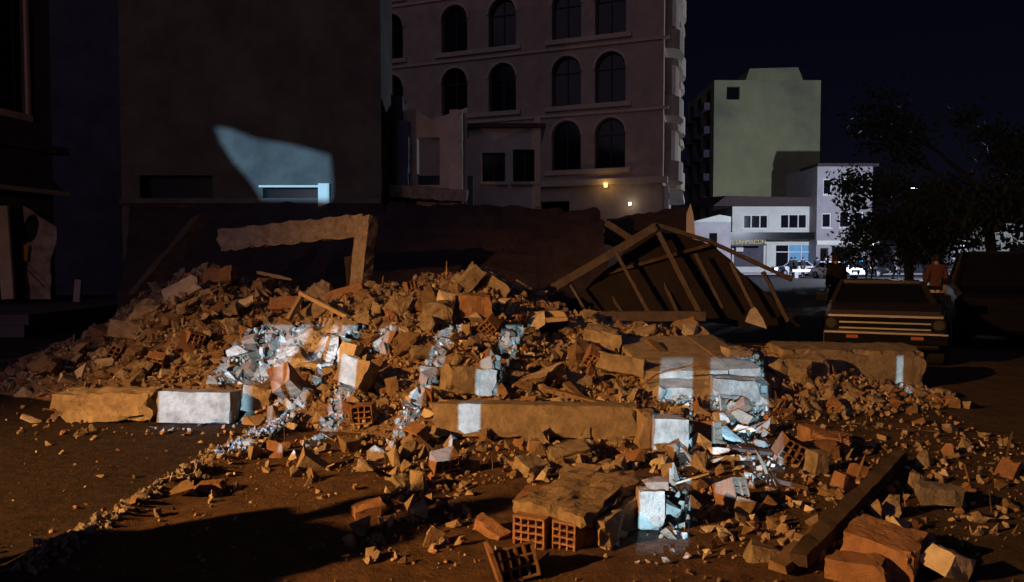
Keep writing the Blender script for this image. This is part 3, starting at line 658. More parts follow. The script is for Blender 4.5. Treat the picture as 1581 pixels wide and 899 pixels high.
# lying column at the right
cl = link("fallen_column", rough_box("fallen_column", (1.78, .50, .50), CONC, 31, .06, .012, (.08, .03), .12), None, (W(1310, 600, 9.4).x, 9.55, .27), (R(6), R(1), R(2)))
tag(cl, "thick fallen concrete column lying before the parked brown car", "column")
o = link("column_stub", rough_box("column_stub", (.62, .34, .42), DUSTC, 35, .07, .03, (.1, .08), .14), None, (W(1225, 600, 9.0).x, 8.95, .25), (R(5), R(-4), R(14)))
tag(o, "crumbled block leaning on the thick fallen column's broken end", "concrete block")
# white lit block
o = link("concrete_block", rough_box("concrete_block", (.285, .27, .27), DUSTC, 41, .04, .004, (.01, .01), .02), None, (W(1037, 698, 6.3).x, 6.42, .145), (R(-2), R(1), R(-1)))
tag(o, "square cut pale block just past the long beam's right end", "concrete block")
o = link("concrete_block", rough_box("concrete_block", (.12, .2, .30), MORT, 43, .04, .012), None, (W(1000, 690, 6.4).x, 6.5, .16), (0, R(3), R(5)))
tag(o, "narrow upright block wedged between beam end and square pale block", "concrete block")
o = link("chipped_block", rough_box("chipped_block", (.15, .14, .23), DUSTC, 47, .03, .010, (.01, .01), .05), None, (W(1007, 832, 4.42).x, 4.5, .125), (R(-6), R(3), R(-4)))
tag(o, "small upright white faced block right of the hollow brick wall piece", "concrete block")
o = link("brick_fragment", rough_box("brick_fragment", (.15, .10, .05), BRICK, 48, .035, .006), None, (W(1012, 768, 4.5).x, 4.56, .26), (R(3), R(4), R(10)))
tag(o, "flat brick piece lying on top of the small white faced block", "brick")

# hollow clay bricks
def hollow_brick(w, d, h, nx_, nz_, broken=0.0, seed=0, wall=.011):
    """extruded clay block: holes run front to back (along y)"""
    mb = MB(); outer = [(-w / 2, 0), (w / 2, 0), (w / 2, h), (-w / 2, h)]; holes = []
    cw, ch = (w - wall * 1.6) / nx_, (h - wall * 1.6) / nz_
    for i in range(nx_):
        for k in range(nz_):
            a = -w / 2 + wall * .8 + cw * i + wall / 2; b = wall * .8 + ch * k + wall / 2
            holes.append([(a, b), (a + cw - wall, b), (a + cw - wall, b + ch - wall), (a, b + ch - wall)])
    allp = [p for l in [outer] + holes for p in l]; tr = tessellate_polygon([[Vector((p[0], p[1], 0)) for p in l] for l in [outer] + holes])
    jit = lambda p: nz(p[0], p[1], seed, 9) * broken
    for y in (0, d): mb.add([(p[0], y + (jit(p) if y == 0 else 0), p[1]) for p in allp], [tuple(q) for q in tr])
    for l in [outer] + holes: mb.add([(p[0], jit(p), p[1]) for p in l] + [(p[0], d, p[1]) for p in l], [(i, (i + 1) % 4, (i + 1) % 4 + 4, i + 4) for i in range(4)])
    return mb
wf = thing("wall_fragment", "toppled wall piece of hollow clay bricks under a thick mortar slab", "wall fragment", (W(838, 845, 4.25).x - .02, 4.26, 0), R(-28)); wf.scale = (.9, .9, .92); wf.location.z = -.025
def brk(loc, rz, w, d, h, nx_, nz_, tilt=(0, 0), lab=None): return part("hollow_brick", hollow_brick(w, d, h, nx_, nz_, .012, loc[0] * 9), BRICK, wf, False, lab, loc, (tilt[0], tilt[1], rz))
brk((-.05, -.05, .01), R(2), .215, .42, .195, 4, 4)
brk((.16, .0, .005), R(-3), .16, .40, .19, 3, 4, (0, R(2)))
brk((-.25, .34, .05), R(8), .19, .30, .125, 4, 3, (R(4), R(-6)))
brk((.10, .46, .01), R(-4), .22, .36, .19, 4, 4)
brk((.28, .44, .01), R(4), .16, .34, .18, 3, 4)
mpart("mortar_slab", rough_box("mortar_slab", (.50, .90, .075), MORT, 53, .035, .03, (.07, .05), .16), wf, (.09, .47, .240), (R(2), R(3), R(-3)))
mpart("mortar_slab", rough_box("mortar_slab", (.07, .72, .19), MORT, 57, .04, .025, (.03, .03), .10), wf, (.385, .46, .105), (0, R(-4), R(-4)))
hb = thing("hollow_brick", "broken hollow clay brick standing on edge at the very front", "brick", (W(806, 905, 3.8).x, 3.74, .0), R(14))
part("shell", hollow_brick(.20, .16, .17, 4, 3, .02, 5), BRICK, hb, False, None, (0, .0, .02), (R(-24), R(-10), 0))
part("end_wall", MB().box((-.13, .05, .09), (.02, .15, .19), Euler((0, R(-18), 0))), BRICK, hb)
for nm, px, py, Y, sz, rot, m_, lab, sd in (
    ("clay_brick", 757, 826, 4.42, (.20, .09, .075), (R(12), R(22), R(-32)), BRICK, "orange brick with a split down its side left of the hollow brick wall piece", 1),
    ("clay_brick", 325, 764, 5.25, (.20, .13, .065), (R(4), R(-3), R(5)), BRICK, "single brick lying alone on the road beyond the white kerb grit", 2),
    ("clay_brick", 902, 848, 4.30, (.15, .10, .10), (R(16), R(14), R(20)), BRICK, "chunky broken brick just right of the hollow brick wall piece", 3),
    ("clay_brick", 1283, 690, 6.3, (.30, .20, .17), (R(5), R(7), R(-16)), BRICK, "large top brick of the tumbled stack at the planks' end", 4),
    ("clay_brick", 1252, 688, 6.5, (.16, .18, .20), (R(8), R(4), R(12)), BRICK, "upright brick at the back of the tumbled stack by the planks", 5),
    ("clay_brick", 1264, 712, 6.1, (.28, .19, .14), (R(-4), R(-3), R(9)), BRICK, "lower brick of the tumbled stack by the planks", 6),
    ("clay_brick", 1262, 742, 5.7, (.13, .15, .17), (R(2), R(5), R(18)), DUSTC, "grey brick stood on end below the tumbled stack", 7),
    ("clay_brick", 1301, 766, 5.25, (.11, .10, .13), (R(8), R(14), R(30)), BRICK, "bright orange rounded brick lump alone by the long plank", 8),
    ("clay_brick", 1362, 905, 3.95, (.34, .30, .20), (R(6), R(8), R(-38)), BRICK, "biggest orange clay block at the front beside the long plank", 9),
    ("clay_brick", 1325, 915, 3.8, (.28, .16, .12), (R(3), R(-2), R(-36)), BRICK, "second orange clay block leaning on the biggest one's near side", 10),
    ("clay_brick", 567, 800, 4.75, (.20, .12, .07), (R(10), R(-8), R(24)), BRICK, "flat brick at the dark shadow's edge on the dirt", 11),
    ("clay_brick", 885, 772, 6.2, (.24, .15, .10), (R(6), R(-14), R(-6)), BRICK, "wide ochre brick slab standing behind the hollow brick wall piece", 12),
    ("clay_brick", 880, 700, 6.05, (.34, .22, .10), (R(14), R(-8), R(14)), DUSTC, "flat ochre slab tilted under the long front beam", 13),
    ("clay_brick", 820, 728, 5.75, (.22, .18, .10), (R(18), R(6), R(40)), DUSTC, "dusty flat brick left of the ochre slab below the beam", 14)):
    o = link(nm, rough_box(nm, sz, m_, 60 + sd * 3.1, .024, .009, (.02, .02), .05 if sz[0] < .27 else .10), None, W(px, py, Y), rot)
    o.location.z = max(o.location.z, G(o.location.x, Y) + sz[2] * .45); tag(o, lab, "brick", "larger loose bricks")

# timbers and planks
def plank(a, b, w, h, m, label, cat="plank"): return lone("plank", a, b, w, h, m, label, cat, .12, .006, (.04, .04), .02)
plank(Vector((W(1395, 715, 5.9).x, 5.95, .07)), Vector((W(1225, 905, 3.9).x, 3.85, .07)), .10, .09, WOODD, "long dark plank slanting across the front right dirt")
plank(Vector((W(1330, 800, 4.85).x, 4.9, .05)), Vector((W(1195, 905, 3.9).x, 3.85, .04)), .10, .05, WOOD, "brown batten lying beside the long dark plank")
plank(W(1175, 652, 7.9), W(1452, 668, 7.1), .16, .07, WOODD, "dark plank upmost of those by the right edge of debris")
plank(W(1210, 672, 7.2), W(1440, 682, 6.8), .20, .05, WOODD, "wide dark plank lowest of those by the right edge of debris")
plank(W(1085, 712, 6.1), W(1176, 708, 6.1), .07, .045, PLAST, "short whitewashed board below the stair slab")
plank(W(1120, 690, 6.4), W(1310, 715, 6.0), .09, .03, WOODD, "thin splintered board under the tumbled brick stack")
plank(W(800, 590, 8.1), W(1010, 645, 7.3), .07, .05, WOOD, "thin brown batten slanting down behind the long front beam")
plank(W(840, 560, 8.6), W(925, 640, 7.4), .09, .04, WOOD, "dusty board crossing the thin batten behind the long beam")
plank(W(760, 488, 10.7), W(876, 484, 10.4), .22, .09, WOODP, "broad pale plank sticking out over the heap's right shoulder")
plank(W(780, 498, 10.5), W(880, 492, 10.1), .16, .06, WOODP, "second pale plank just under the broad sticking-out one")
plank(W(1000, 525, 9.4), W(1075, 590, 8.4), .10, .06, WOOD, "weathered board lying against the stair slab's upper side")
plank(W(905, 540, 9.4), W(1040, 600, 8.2), .26, .07, DUSTC, "long dusty slab strip leading down to the stair slab", "slab")
plank(W(262, 535, 10.3), W(312, 500, 10.6), .07, .05, WOODP, "pale splintered batten on the left heap's face")
# the broken window frame on the slope
wfm = thing("broken_window_frame", "bent wooden window frame sticking out between the two heaps", "window frame", W(470, 505, 10.2))
wb = wfm.location.copy()
timber("frame_rail", W(463, 452, 10.4) - wb, W(562, 503, 9.8) - wb, .055, .05, WOODP, wfm)
timber("frame_stile", W(467, 456, 10.4) - wb, W(438, 507, 10.1) - wb, .06, .06, WOODP, wfm)
timber("frame_bar", W(513, 480, 10.2) - wb, W(511, 508, 10.0) - wb, .035, .035, WOODP, wfm)
timber("frame_rail", W(428, 508, 10.1) - wb, W(520, 510, 9.9) - wb, .05, .05, WOOD, wfm)
for nm, c, sz, rot, m_, lab, sd in (
    ("plaster_slab", S(283, 460, .11), (.52, .06, .30), (R(-38), R(-28), R(12)), PLAST, "pale flat slab tilted on the crest of the left heap", 3),
    ("plaster_slab", S(338, 438, .11), (.50, .12, .24), (R(-25), R(-8), R(-12)), BRICK, "pinkish slab beside the pale tilted slab on the left crest", 4),
    ("plaster_slab", S(200, 524, .11), (.42, .10, .22), (R(-18), R(10), R(8)), DUSTC, "dull slab sunk into the left heap's outer slope", 5),
    ("plaster_slab", S(380, 480, .11), (.28, .05, .12), (R(-40), R(-22), R(4)), PLAST, "narrow pale slab halfway between the tilted slab and window frame", 6),
    ("plaster_slab", S(537, 567, .11), (.22, .12, .36), (R(-12), R(18), R(-20)), PLAST, "upright slab with a white face right of the crumpled sheet", 7),
    ("ochre_block", S(552, 592, .11), (.34, .24, .28), (R(-20), R(14), R(-24)), CONC, "big ochre block just below the upright white faced slab", 8),
    ("ochre_block", S(722, 604, .11), (.50, .3, .26), (R(-10), R(10), R(16)), CONC, "rugged ochre boulder in the middle of the central slope", 9),
    ("ochre_block", S(735, 484, .11), (.40, .3, .28), (R(4), R(2), R(6)), BRICK, "squared block of stacked bricks under the heap's peak", 10),
    ("ochre_block", S(722, 446, .11), (.50, .24, .20), (R(10), R(-48), R(10)), CONC, "peaked block standing at the very top of the central heap", 11),
    ("ochre_block", S(765, 448, .11), (.52, .24, .20), (R(10), R(38), R(-8)), CONC, "leaning block propped against the peaked top block", 12),
    ("ochre_block", S(690, 476, .11), (.22, .16, .20), (R(4), R(12), R(20)), PLAST, "cream block catching light left of the stacked bricks", 13),
    ("ochre_block", S(930, 534, .11), (.44, .3, .22), (R(10), R(8), R(-10)), CONC, "broad brown block on the right shoulder before the roof frame", 14),
    ("ochre_block", S(870, 604, .11), (.5, .34, .2), (R(-14), R(14), R(12)), CONC, "dusty slab-like block behind the long beam's middle", 15),
    ("ochre_block", S(960, 579, .11), (.5, .36, .2), (R(-14), R(10), R(-18)), CONC, "wide dusty block between long beam and stair slab", 16),
    ("ochre_block", W(1000, 655, 7.1), (.2, .16, .28), (R(3), R(6), R(8)), CONC, "rusty brown lump filling the gap at the long beam's right end", 17),
    ("ochre_block", S(1130, 614, .11), (.5, .3, .2), (R(3), R(6), R(8)), DUSTC, "low block half hidden behind the stair slab", 18),
    ("ochre_block", S(1440, 784, .11), (.26, .18, .12), (R(3), R(4), R(-14)), GRAVEL, "grey flat-topped block alone on the dark right ground", 19),
    ("ochre_block", S(1460, 894, .11), (.16, .13, .11), (R(13), R(14), R(20)), PLAST, "pale lump beside the biggest orange clay block", 20),
    ("ochre_block", S(400, 629, .11), (.28, .2, .26), (R(3), R(9), R(10)), CONC, "brown lump at the pale squared end of the broken beam", 21)):
    o = link(nm, rough_box(nm, sz, m_, 200 + sd * 5.3, .05, .02 if nm != "plaster_slab" else .008, (.04, .04), .06), None, c, rot); tag(o, lab, nm.split("_")[1], "larger slabs and blocks")

def crumpled(name, px0, px1, py0, py1, m, label, seed, n=(26, 16), lift=.07, amp=.07):
    """a torn, crumpled sheet of render draped over the heap between four directions"""
    bm = bmesh.new(); g = {}
    for j in range(n[1] + 1):
        for i in range(n[0] + 1):
            u, v = i / n[0], j / n[1]; p = S(px0 + (px1 - px0) * u + (v - .5) * 14, py1 + (py0 - py1) * v)
            e = min(u, 1 - u, v, 1 - v) * 2 + nz(u * 5, v * 4, seed, 1) * .55 + .06
            if e < 0: continue
            g[i, j] = bm.verts.new(p + Vector((0, -.05, lift + abs(nz(p.x, p.z, seed, 4.5)) * amp + nz(p.x, p.z, seed, 14) * amp * .25)))
    for (i, j) in list(g):
        q = [(i, j), (i + 1, j), (i + 1, j + 1), (i, j + 1)]
        if all(k in g for k in q): bm.faces.new([g[k] for k in q])
    bmesh.ops.delete(bm, geom=[v for v in bm.verts if not v.link_faces], context='VERTS'); bmesh.ops.triangulate(bm, faces=bm.faces[:])
    for v in bm.verts: v.co += noise.noise_vector(v.co * 9) * .02
    k = bmesh.ops.extrude_face_region(bm, geom=bm.faces[:]); bmesh.ops.translate(bm, verts=[e for e in k['geom'] if isinstance(e, bmesh.types.BMVert)], vec=(0, .02, -.03)); bmesh.ops.recalc_face_normals(bm, faces=bm.faces)
    me = bpy.data.meshes.new(name); bm.to_mesh(me); bm.free(); me.materials.append(m); return tag(link(name, me), label, "plaster sheet", "torn plaster sheets")
crumpled("plaster_sheet", 430, 522, 514, 576, PLAST, "large crumpled white plaster sheet below the bent window frame", 3)
crumpled("plaster_sheet", 488, 545, 500, 530, PLAST, "smaller torn plaster sheet tucked under the window frame's lower end", 8, (16, 9))
FL = [(1108, 652, .26), (1150, 662, .24), (1125, 676, .30), (1168, 690, .22), (1112, 700, .20), (1152, 738, .16), (1140, 722, .13), (1100, 745, .12), (1040, 632, .16), (1058, 628, .14), (1012, 716, .16), (960, 826, .10), (948, 838, .08), (1090, 818, .14), (1118, 824, .12), (572, 640, .20), (600, 690, .14), (684, 714, .16), (448, 660, .16), (400, 684, .12), (590, 600, .20), (820, 548, .18), (838, 530, .16), (788, 578, .14), (640, 545, .16), (690, 580, .18), (712, 530, .18), (660, 640, .14)]
FLW = ["below the stair slab", "by the planks under the stair slab", "near the square pale block", "around the hollow brick wall piece", "on the slope left of the long beam", "on the central slope"]
fcl = {}
for px, py, w in FL:
    k = 0 if px > 1030 and py < 705 else 1 if px > 1030 and py < 800 else 2 if px > 990 and py < 800 else 3 if px > 900 and py > 780 else 4 if px < 620 else 5
    fcl.setdefault(k, []).append((px, py, w))
for k, fs_ in fcl.items():
    for i, (px, py, w) in enumerate(sorted(fs_)):
        rr = random.Random(px * 3 + py); o = link("plaster_flake", hull_mesh("plaster_flake", chunk_points(rr, (w, w * rr.uniform(.5, .8), w * .16), 11, .15), PLAST, .008, px), None, S(px, py + 4, w * .22)); o.rotation_euler = (rr.uniform(.25, 1.1), rr.uniform(-.3, .3), rr.uniform(-.5, .5))
        tag(o, f"thin white plaster flake {FLW[k]}, " + ("first second third fourth fifth sixth seventh eighth ninth tenth".split()[i]) + " from left", "plaster flake", "thin plaster flakes")
def rebar(parent, pts, n):
    for i in range(n):
        p0 = Vector(pts[i % len(pts)]); d = Vector((-1, random.uniform(-.3, .3), random.uniform(-.1, .5))).normalized() * random.uniform(.10, .24)
        q = MB(); q.tube([p0 - d * .3, p0 + d * .5, p0 + d + Vector((0, random.uniform(-.03, .03), random.uniform(-.05, .03)))], .007, 6); part("rebar", q, RUST, parent)
rebar(bpy.data.objects["concrete_beam"], [(-.86, -.09, .08), (-.86, .09, .08), (-.86, -.09, -.08)], 3)
rebar(lb_, [(-.86, -.08, .23), (-.86, .08, .23), (-.86, -.08, .10)], 3)
rebar(cl, [(-.86, -.16, .15), (-.86, .12, .17), (-.86, -.17, -.1)], 3)

# ---------------------------------------------------------------- loose rubble
rnd = random.Random(19)
BIG = [(Vector((o.matrix_basis.translation.x, o.matrix_basis.translation.y)), max(o.dimensions.x, o.dimensions.y) * .40) for o in COL.objects if o.parent is None and o.type == 'MESH' and o.name.split('.')[0] in ("chipped_block", "concrete_block", "clay_brick", "ochre_block")]
BEAMS = [(-.82, .98, 6.7, 7.12), (-4.45, -2.55, 7.3, 7.75), (1.45, 2.85, 7.95, 9.9), (3.1, 5.0, 9.2, 9.9), (-.25, .85, 4.05, 5.4)]
def blocked(x, y, r):
    if any(a - r * .4 < x < b + r * .4 and c - r * .5 < y < d + r * .3 for a, b, c, d in BEAMS): return True
    return any((p - Vector((x, y))).length < q + r * .3 for p, q in BIG)
def density(x, y):
    h = H0(x, y)
    if h > .02: return 1.0
    d = 0.0
    if -2.6 < x < 2.6 and 5.6 < y < 7.4: d = max(d, .95 * (1 - abs(x - .2) / 3.2))
    if -.9 < x < 2.4 and 4.0 < y < 6.2: d = max(d, .75)
    if -4.6 < x < -2.4 and 6.9 < y < 7.6: d = max(d, .45)
    if 1.2 < x < 4.4 and 4.4 < y < 8.6: d = max(d, .40)
    if -2.5 < x < -1 and 5 < y < 6.4: d = max(d, .15)
    if -6.5 < x < 4 and 3.8 < y < 9.5: d = max(d, .05)
    return d
PROTO = {}
def proto(kind, i):
    k = (kind, i)
    if k not in PROTO:
        r = random.Random(1000 + i * 7 + len(kind))
        if kind == "concrete_chunk": PROTO[k] = hull_mesh(kind, chunk_points(r, (1, r.uniform(.6, .95), r.uniform(.45, .8)), 16, .45), (CONC, DUSTC, RUBB)[i % 3], .085, i)
        elif kind == "plaster_lump": PROTO[k] = hull_mesh(kind, chunk_points(r, (1, r.uniform(.6, .9), r.uniform(.3, .6)), 13, .4), PLAST, .03, i)
        elif kind == "brick_fragment": PROTO[k] = rough_box(kind, (1, r.uniform(.5, .7), r.uniform(.34, .5)), BRICK if i % 2 else CONC, i * 3.3, .22, .02, (.05, .22), .10)
        else: PROTO[k] = rough_box(kind, (1, r.uniform(.05, .11), r.uniform(.03, .06)), WOODP if i % 2 else WOOD, i * 2.1, .12, .006, (.10, .12), .01)
    return PROTO[k]
cand = []
tries = 0
while len(cand) < 300 and tries < 40000:
    tries += 1; x, y = rnd.uniform(-7.2, 4.6), rnd.uniform(4.1, 12.1); d = density(x, y)
    if rnd.random() > d: continue
    px, py = proj((x, y, H(x, y)))
    if not (-10 < px < 1560 and py < 905): continue
    s = rnd.choice((.13, .15, .17, .2, .24, .30, .38, .46) if H0(x, y) > .1 else (.10, .13, .15, .17, .2, .24, .30)) * (1.05 if H0(x, y) > .1 else .72) * (1 + .03 * (y - 7))
    k = rnd.random(); kind = "concrete_chunk" if k < .56 else "brick_fragment" if k < .80 else "plaster_lump" if k < .90 else "timber_splinter"
    if kind == "timber_splinter": s *= 2.2
    if kind == "plaster_lump": s *= .8
    if blocked(x, y, s): continue
    if any((x - c[0]) ** 2 + (y - c[1]) ** 2 < ((s + c[2]) * .36) ** 2 for c in cand): continue
    cand.append((x, y, s, kind, px, py))
ZONES = [("on the crest of the left heap", lambda px, py: px < 430 and py < 490), ("on the lower face of the left heap", lambda px, py: px < 430 and py < 600),
         ("around the pale-ended broken beam", lambda px, py: px < 400 and py < 690), ("on the dark road before the broken beam", lambda px, py: px < 400),
         ("below the bent window frame", lambda px, py: px < 600 and py < 610), ("on the crest of the central heap", lambda px, py: px < 890 and py < 500),
         ("on the central slope above the long beam's left half", lambda px, py: px < 770 and py < 632), ("on the slope behind the long beam's right half", lambda px, py: px < 1000 and py < 632),
         ("on the heap around the stair slab", lambda px, py: px < 1190 and py < 650), ("by the thick fallen column", lambda px, py: py < 650),
         ("strewn before the central heap's left foot", lambda px, py: px < 690 and py < 740), ("just in front of the long beam", lambda px, py: px < 1000 and py < 740),
         ("among boards below the stair slab", lambda px, py: px < 1210 and py < 770), ("near the tumbled brick stack", lambda px, py: py < 770),
         ("on the shadowed dirt at the front", lambda px, py: px < 760), ("around the hollow brick wall piece", lambda px, py: px < 1170), ("by the long dark plank", lambda px, py: True)]
ORD = "first second third fourth fifth sixth seventh eighth ninth tenth eleventh twelfth thirteenth fourteenth fifteenth sixteenth seventeenth eighteenth nineteenth twentieth".split()
NOUN = {"concrete_chunk": "concrete chunk", "brick_fragment": "broken brick", "plaster_lump": "white plaster lump", "timber_splinter": "wood splinter"}
clus = {}
for c in cand:
    zi = next(i for i, z in enumerate(ZONES) if z[1](c[4], c[5])); sz = "small" if c[2] < .16 else "medium" if c[2] < .235 else "large"
    if c[3] == "timber_splinter": sz = "short" if c[2] < .42 else "long"
    clus.setdefault((zi, sz, c[3]), []).append(c)
for (zi, sz, kind), cs in clus.items():
    cs.sort(key=lambda c: c[4])
    for i, (x, y, s, _, px, py) in enumerate(cs):
        o = link(kind, proto(kind, rnd.randrange(12)), None, (x, y, H(x, y) + s * (.16 if kind != "timber_splinter" else .05)))
        o.scale = (s, s * rnd.uniform(.85, 1.1), s * rnd.uniform(.85, 1.1))
        o.rotation_euler = (rnd.uniform(-.7, .7), rnd.uniform(-.7, .7), rnd.uniform(0, 6.28)) if kind != "timber_splinter" else (rnd.uniform(-.3, .3), rnd.uniform(-.45, .45), rnd.uniform(0, 6.28))
        od = "only" if len(cs) == 1 else ORD[min(i, 19)] + " from left"
        tag(o, (f"{sz} {NOUN[kind]} {ZONES[zi][0]}, {od}" if od != "only" else f"only {sz} {NOUN[kind]} {ZONES[zi][0]}"), NOUN[kind].split()[-1], NOUN[kind] + "s of the rubble")

def scatter(name, n, box, sz, slots, dens, seed, lift=.12, flat=(.5, .9), wd=(.55, .95)):
    """uncountable small rubble joined as one mesh"""
    r = random.Random(seed); ps = []
    for i in range(24):
        bm = bmesh.new()
        for p in chunk_points(r, (1, r.uniform(*wd), r.uniform(*flat)), 10, .5): bm.verts.new(p)
        g = bmesh.ops.convex_hull(bm, input=bm.verts); bmesh.ops.delete(bm, geom=list({e for e in g['geom_interior'] if isinstance(e, bmesh.types.BMVert)}), context='VERTS')
        bm.verts.index_update(); ps.append(([v.co.copy() for v in bm.verts], [tuple(v.index for v in f.verts) for f in bm.faces])); bm.free()
    V, Fc, M = [], [], []; c = 0; tries = 0
    while c < n and tries < n * 30:
        tries += 1; x, y = r.uniform(box[0], box[1]), r.uniform(box[2], box[3])
        if r.random() > dens(x, y): continue
        s = sz[0] + (sz[1] - sz[0]) * r.random() ** 2.2
        if any(a < x < b and q < y < d for a, b, q, d in BEAMS) and r.random() < .93: continue
        vs, fs = ps[r.randrange(24)]; Mx = Euler((r.uniform(0, 6.28), r.uniform(0, 6.28), r.uniform(0, 6.28))).to_matrix() * s
        p = Vector((x, y, H(x, y) + s * lift)); o = len(V)
        V += [p + Mx @ v for v in vs]; Fc += [tuple(o + i for i in f) for f in fs]; k = r.choices(range(len(slots)), [w for _, w in slots])[0]; M += [k] * len(fs); c += 1
    me = bpy.data.meshes.new(name); me.from_pydata(V, [], Fc)
    for m_, _ in slots: me.materials.append(m_)
    me.polygons.foreach_set("material_index", M); me.update(); return setkind(link(name, me), 'stuff')
SL = [(CONC, 5), (DUSTC, 4), (BRICK, 3), (PLAST, .9), (RUBB, 4), (MORT, 3)]
SHEETS = [(-2.95, -1.95, 9.2, 10.1)]
scatter("small_rubble", 3600, (-7.6, 5, 4.0, 13), (.045, .25), SL, lambda x, y: (.25 if nz(x, y, 8, 1.2) > .18 else 1.0) if H0(x, y) > .01 else .55 * density(x, y) if y < 7.4 and x > -2.2 else 0, 5, .08)
scatter("fine_rubble", 9000, (-7, 5, 4, 12), (.02, .075), SL, lambda x, y: density(x, y) ** 1.0, 6, .25)
scatter("heap_grit", 11000, (-7.2, 4.8, 6.6, 12.4), (.015, .06), [(RUBB, 5), (CONC, 4), (BRICK, 3), (MORT, 4), (DUSTC, 3)], lambda x, y: 1.0 if H0(x, y) > .02 else 0, 16, .2)
scatter("splinter_debris", 420, (-6.5, 4.2, 4.4, 12), (.08, .42), [(WOOD, 3), (WOODP, 2), (WOODD, 3)], lambda x, y: density(x, y), 17, .12, (.04, .09), (.06, .12))
scatter("road_grit", 2600, (-6.5, 4.5, 3.7, 8.5), (.008, .03), [(CONC, 4), (BRICK, 2), (RUBB, 5), (MORT, 2)], lambda x, y: .9 if x > -2.3 else .16, 8, .3)
def kerb(x, y): c = -2.40 + .075 * (y - 4) + nz(x, y, 3, 1.5) * .10; return max(0, 1 - abs(x - c) / (.13 if y < 6 else .2)) if y < 7.2 else 0
scatter("kerb_grit", 1500, (-2.9, -1.9, 3.7, 7.2), (.012, .085), [(GRAVEL, 8), (DUSTC, 1), (RUBB, 2)], kerb, 9, .02, (.35, .7))

HBP = [(612, 540), (668, 600), (700, 660), (760, 520), (842, 600), (905, 570), (560, 660), (640, 690), (380, 560), (300, 540), (240, 570), (1110, 690), (1215, 720), (690, 735), (1150, 790), (930, 480), (640, 450), (170, 560)]
HBW = "beside the ochre boulder;low on the central slope;at the long beam's left end;high on the central slope;behind the long beam's middle;behind the long beam near the stair slab;in front of the central heap's left foot;farther right before the central heap's foot;on the left heap near the torn plaster sheet;halfway across the left heap;on the left heap's outer side;under the stair slab;by the tumbled brick stack;on the dirt below the long beam;among small debris right of the hollow brick wall piece;by the sticking-out pale planks;near the heap's top left shoulder;at the left heap's far outer foot".split(";")
hbm = [hollow_brick(.19, .19, .17, 3, 3, .03, 3), hollow_brick(.19, .12, .13, 3, 2, .04, 7), hollow_brick(.12, .2, .19, 2, 3, .03, 9)]; hbm = [q.mesh("hollow_brick", BRICK) for q in hbm]
for i, ((px, py), w_) in enumerate(zip(HBP, HBW)):
    o = link("hollow_brick", hbm[i % 3], None, S(px, py, .03)); o.rotation_euler = (rnd.uniform(-.6, .6), rnd.uniform(-.6, .6), rnd.uniform(-.9, .9)); tag(o, "loose hollow clay brick " + w_, "brick", "loose hollow bricks")
for i, (px, py, a_, l_, w_) in enumerate(((590, 560, .6, .9, "out of the central slope by the ochre block"), (742, 560, 2.3, .8, "above the ochre boulder"), (860, 520, .9, 1.0, "under the sticking-out pale planks"), (340, 520, 2.0, .8, "from the left heap's face"), (980, 600, .4, .9, "between long beam and stair slab"), (1230, 640, 2.6, .8, "before the thick fallen column"), (660, 470, 1.2, .7, "from the central heap's crest"))):
    p = S(px, py, -.02); d = Vector((math.cos(a_), -.25, .55 + .3 * math.sin(i * 2.1))).normalized(); q = MB(); pts = [d * l_ * k / 6 + Vector((0, 0, -l_ * .34 * (k / 6) ** 2)) + Vector((0, math.sin(k + i) * .03, math.cos(k * 1.3 + i) * .02)) for k in range(7)]
    q.tube(pts, .009, 6); tag(link("reinforcing_bar", q.mesh("reinforcing_bar", RUST), None, p), "thin bent reinforcing bar sticking " + w_, "steel bar", "bent bars in the rubble")

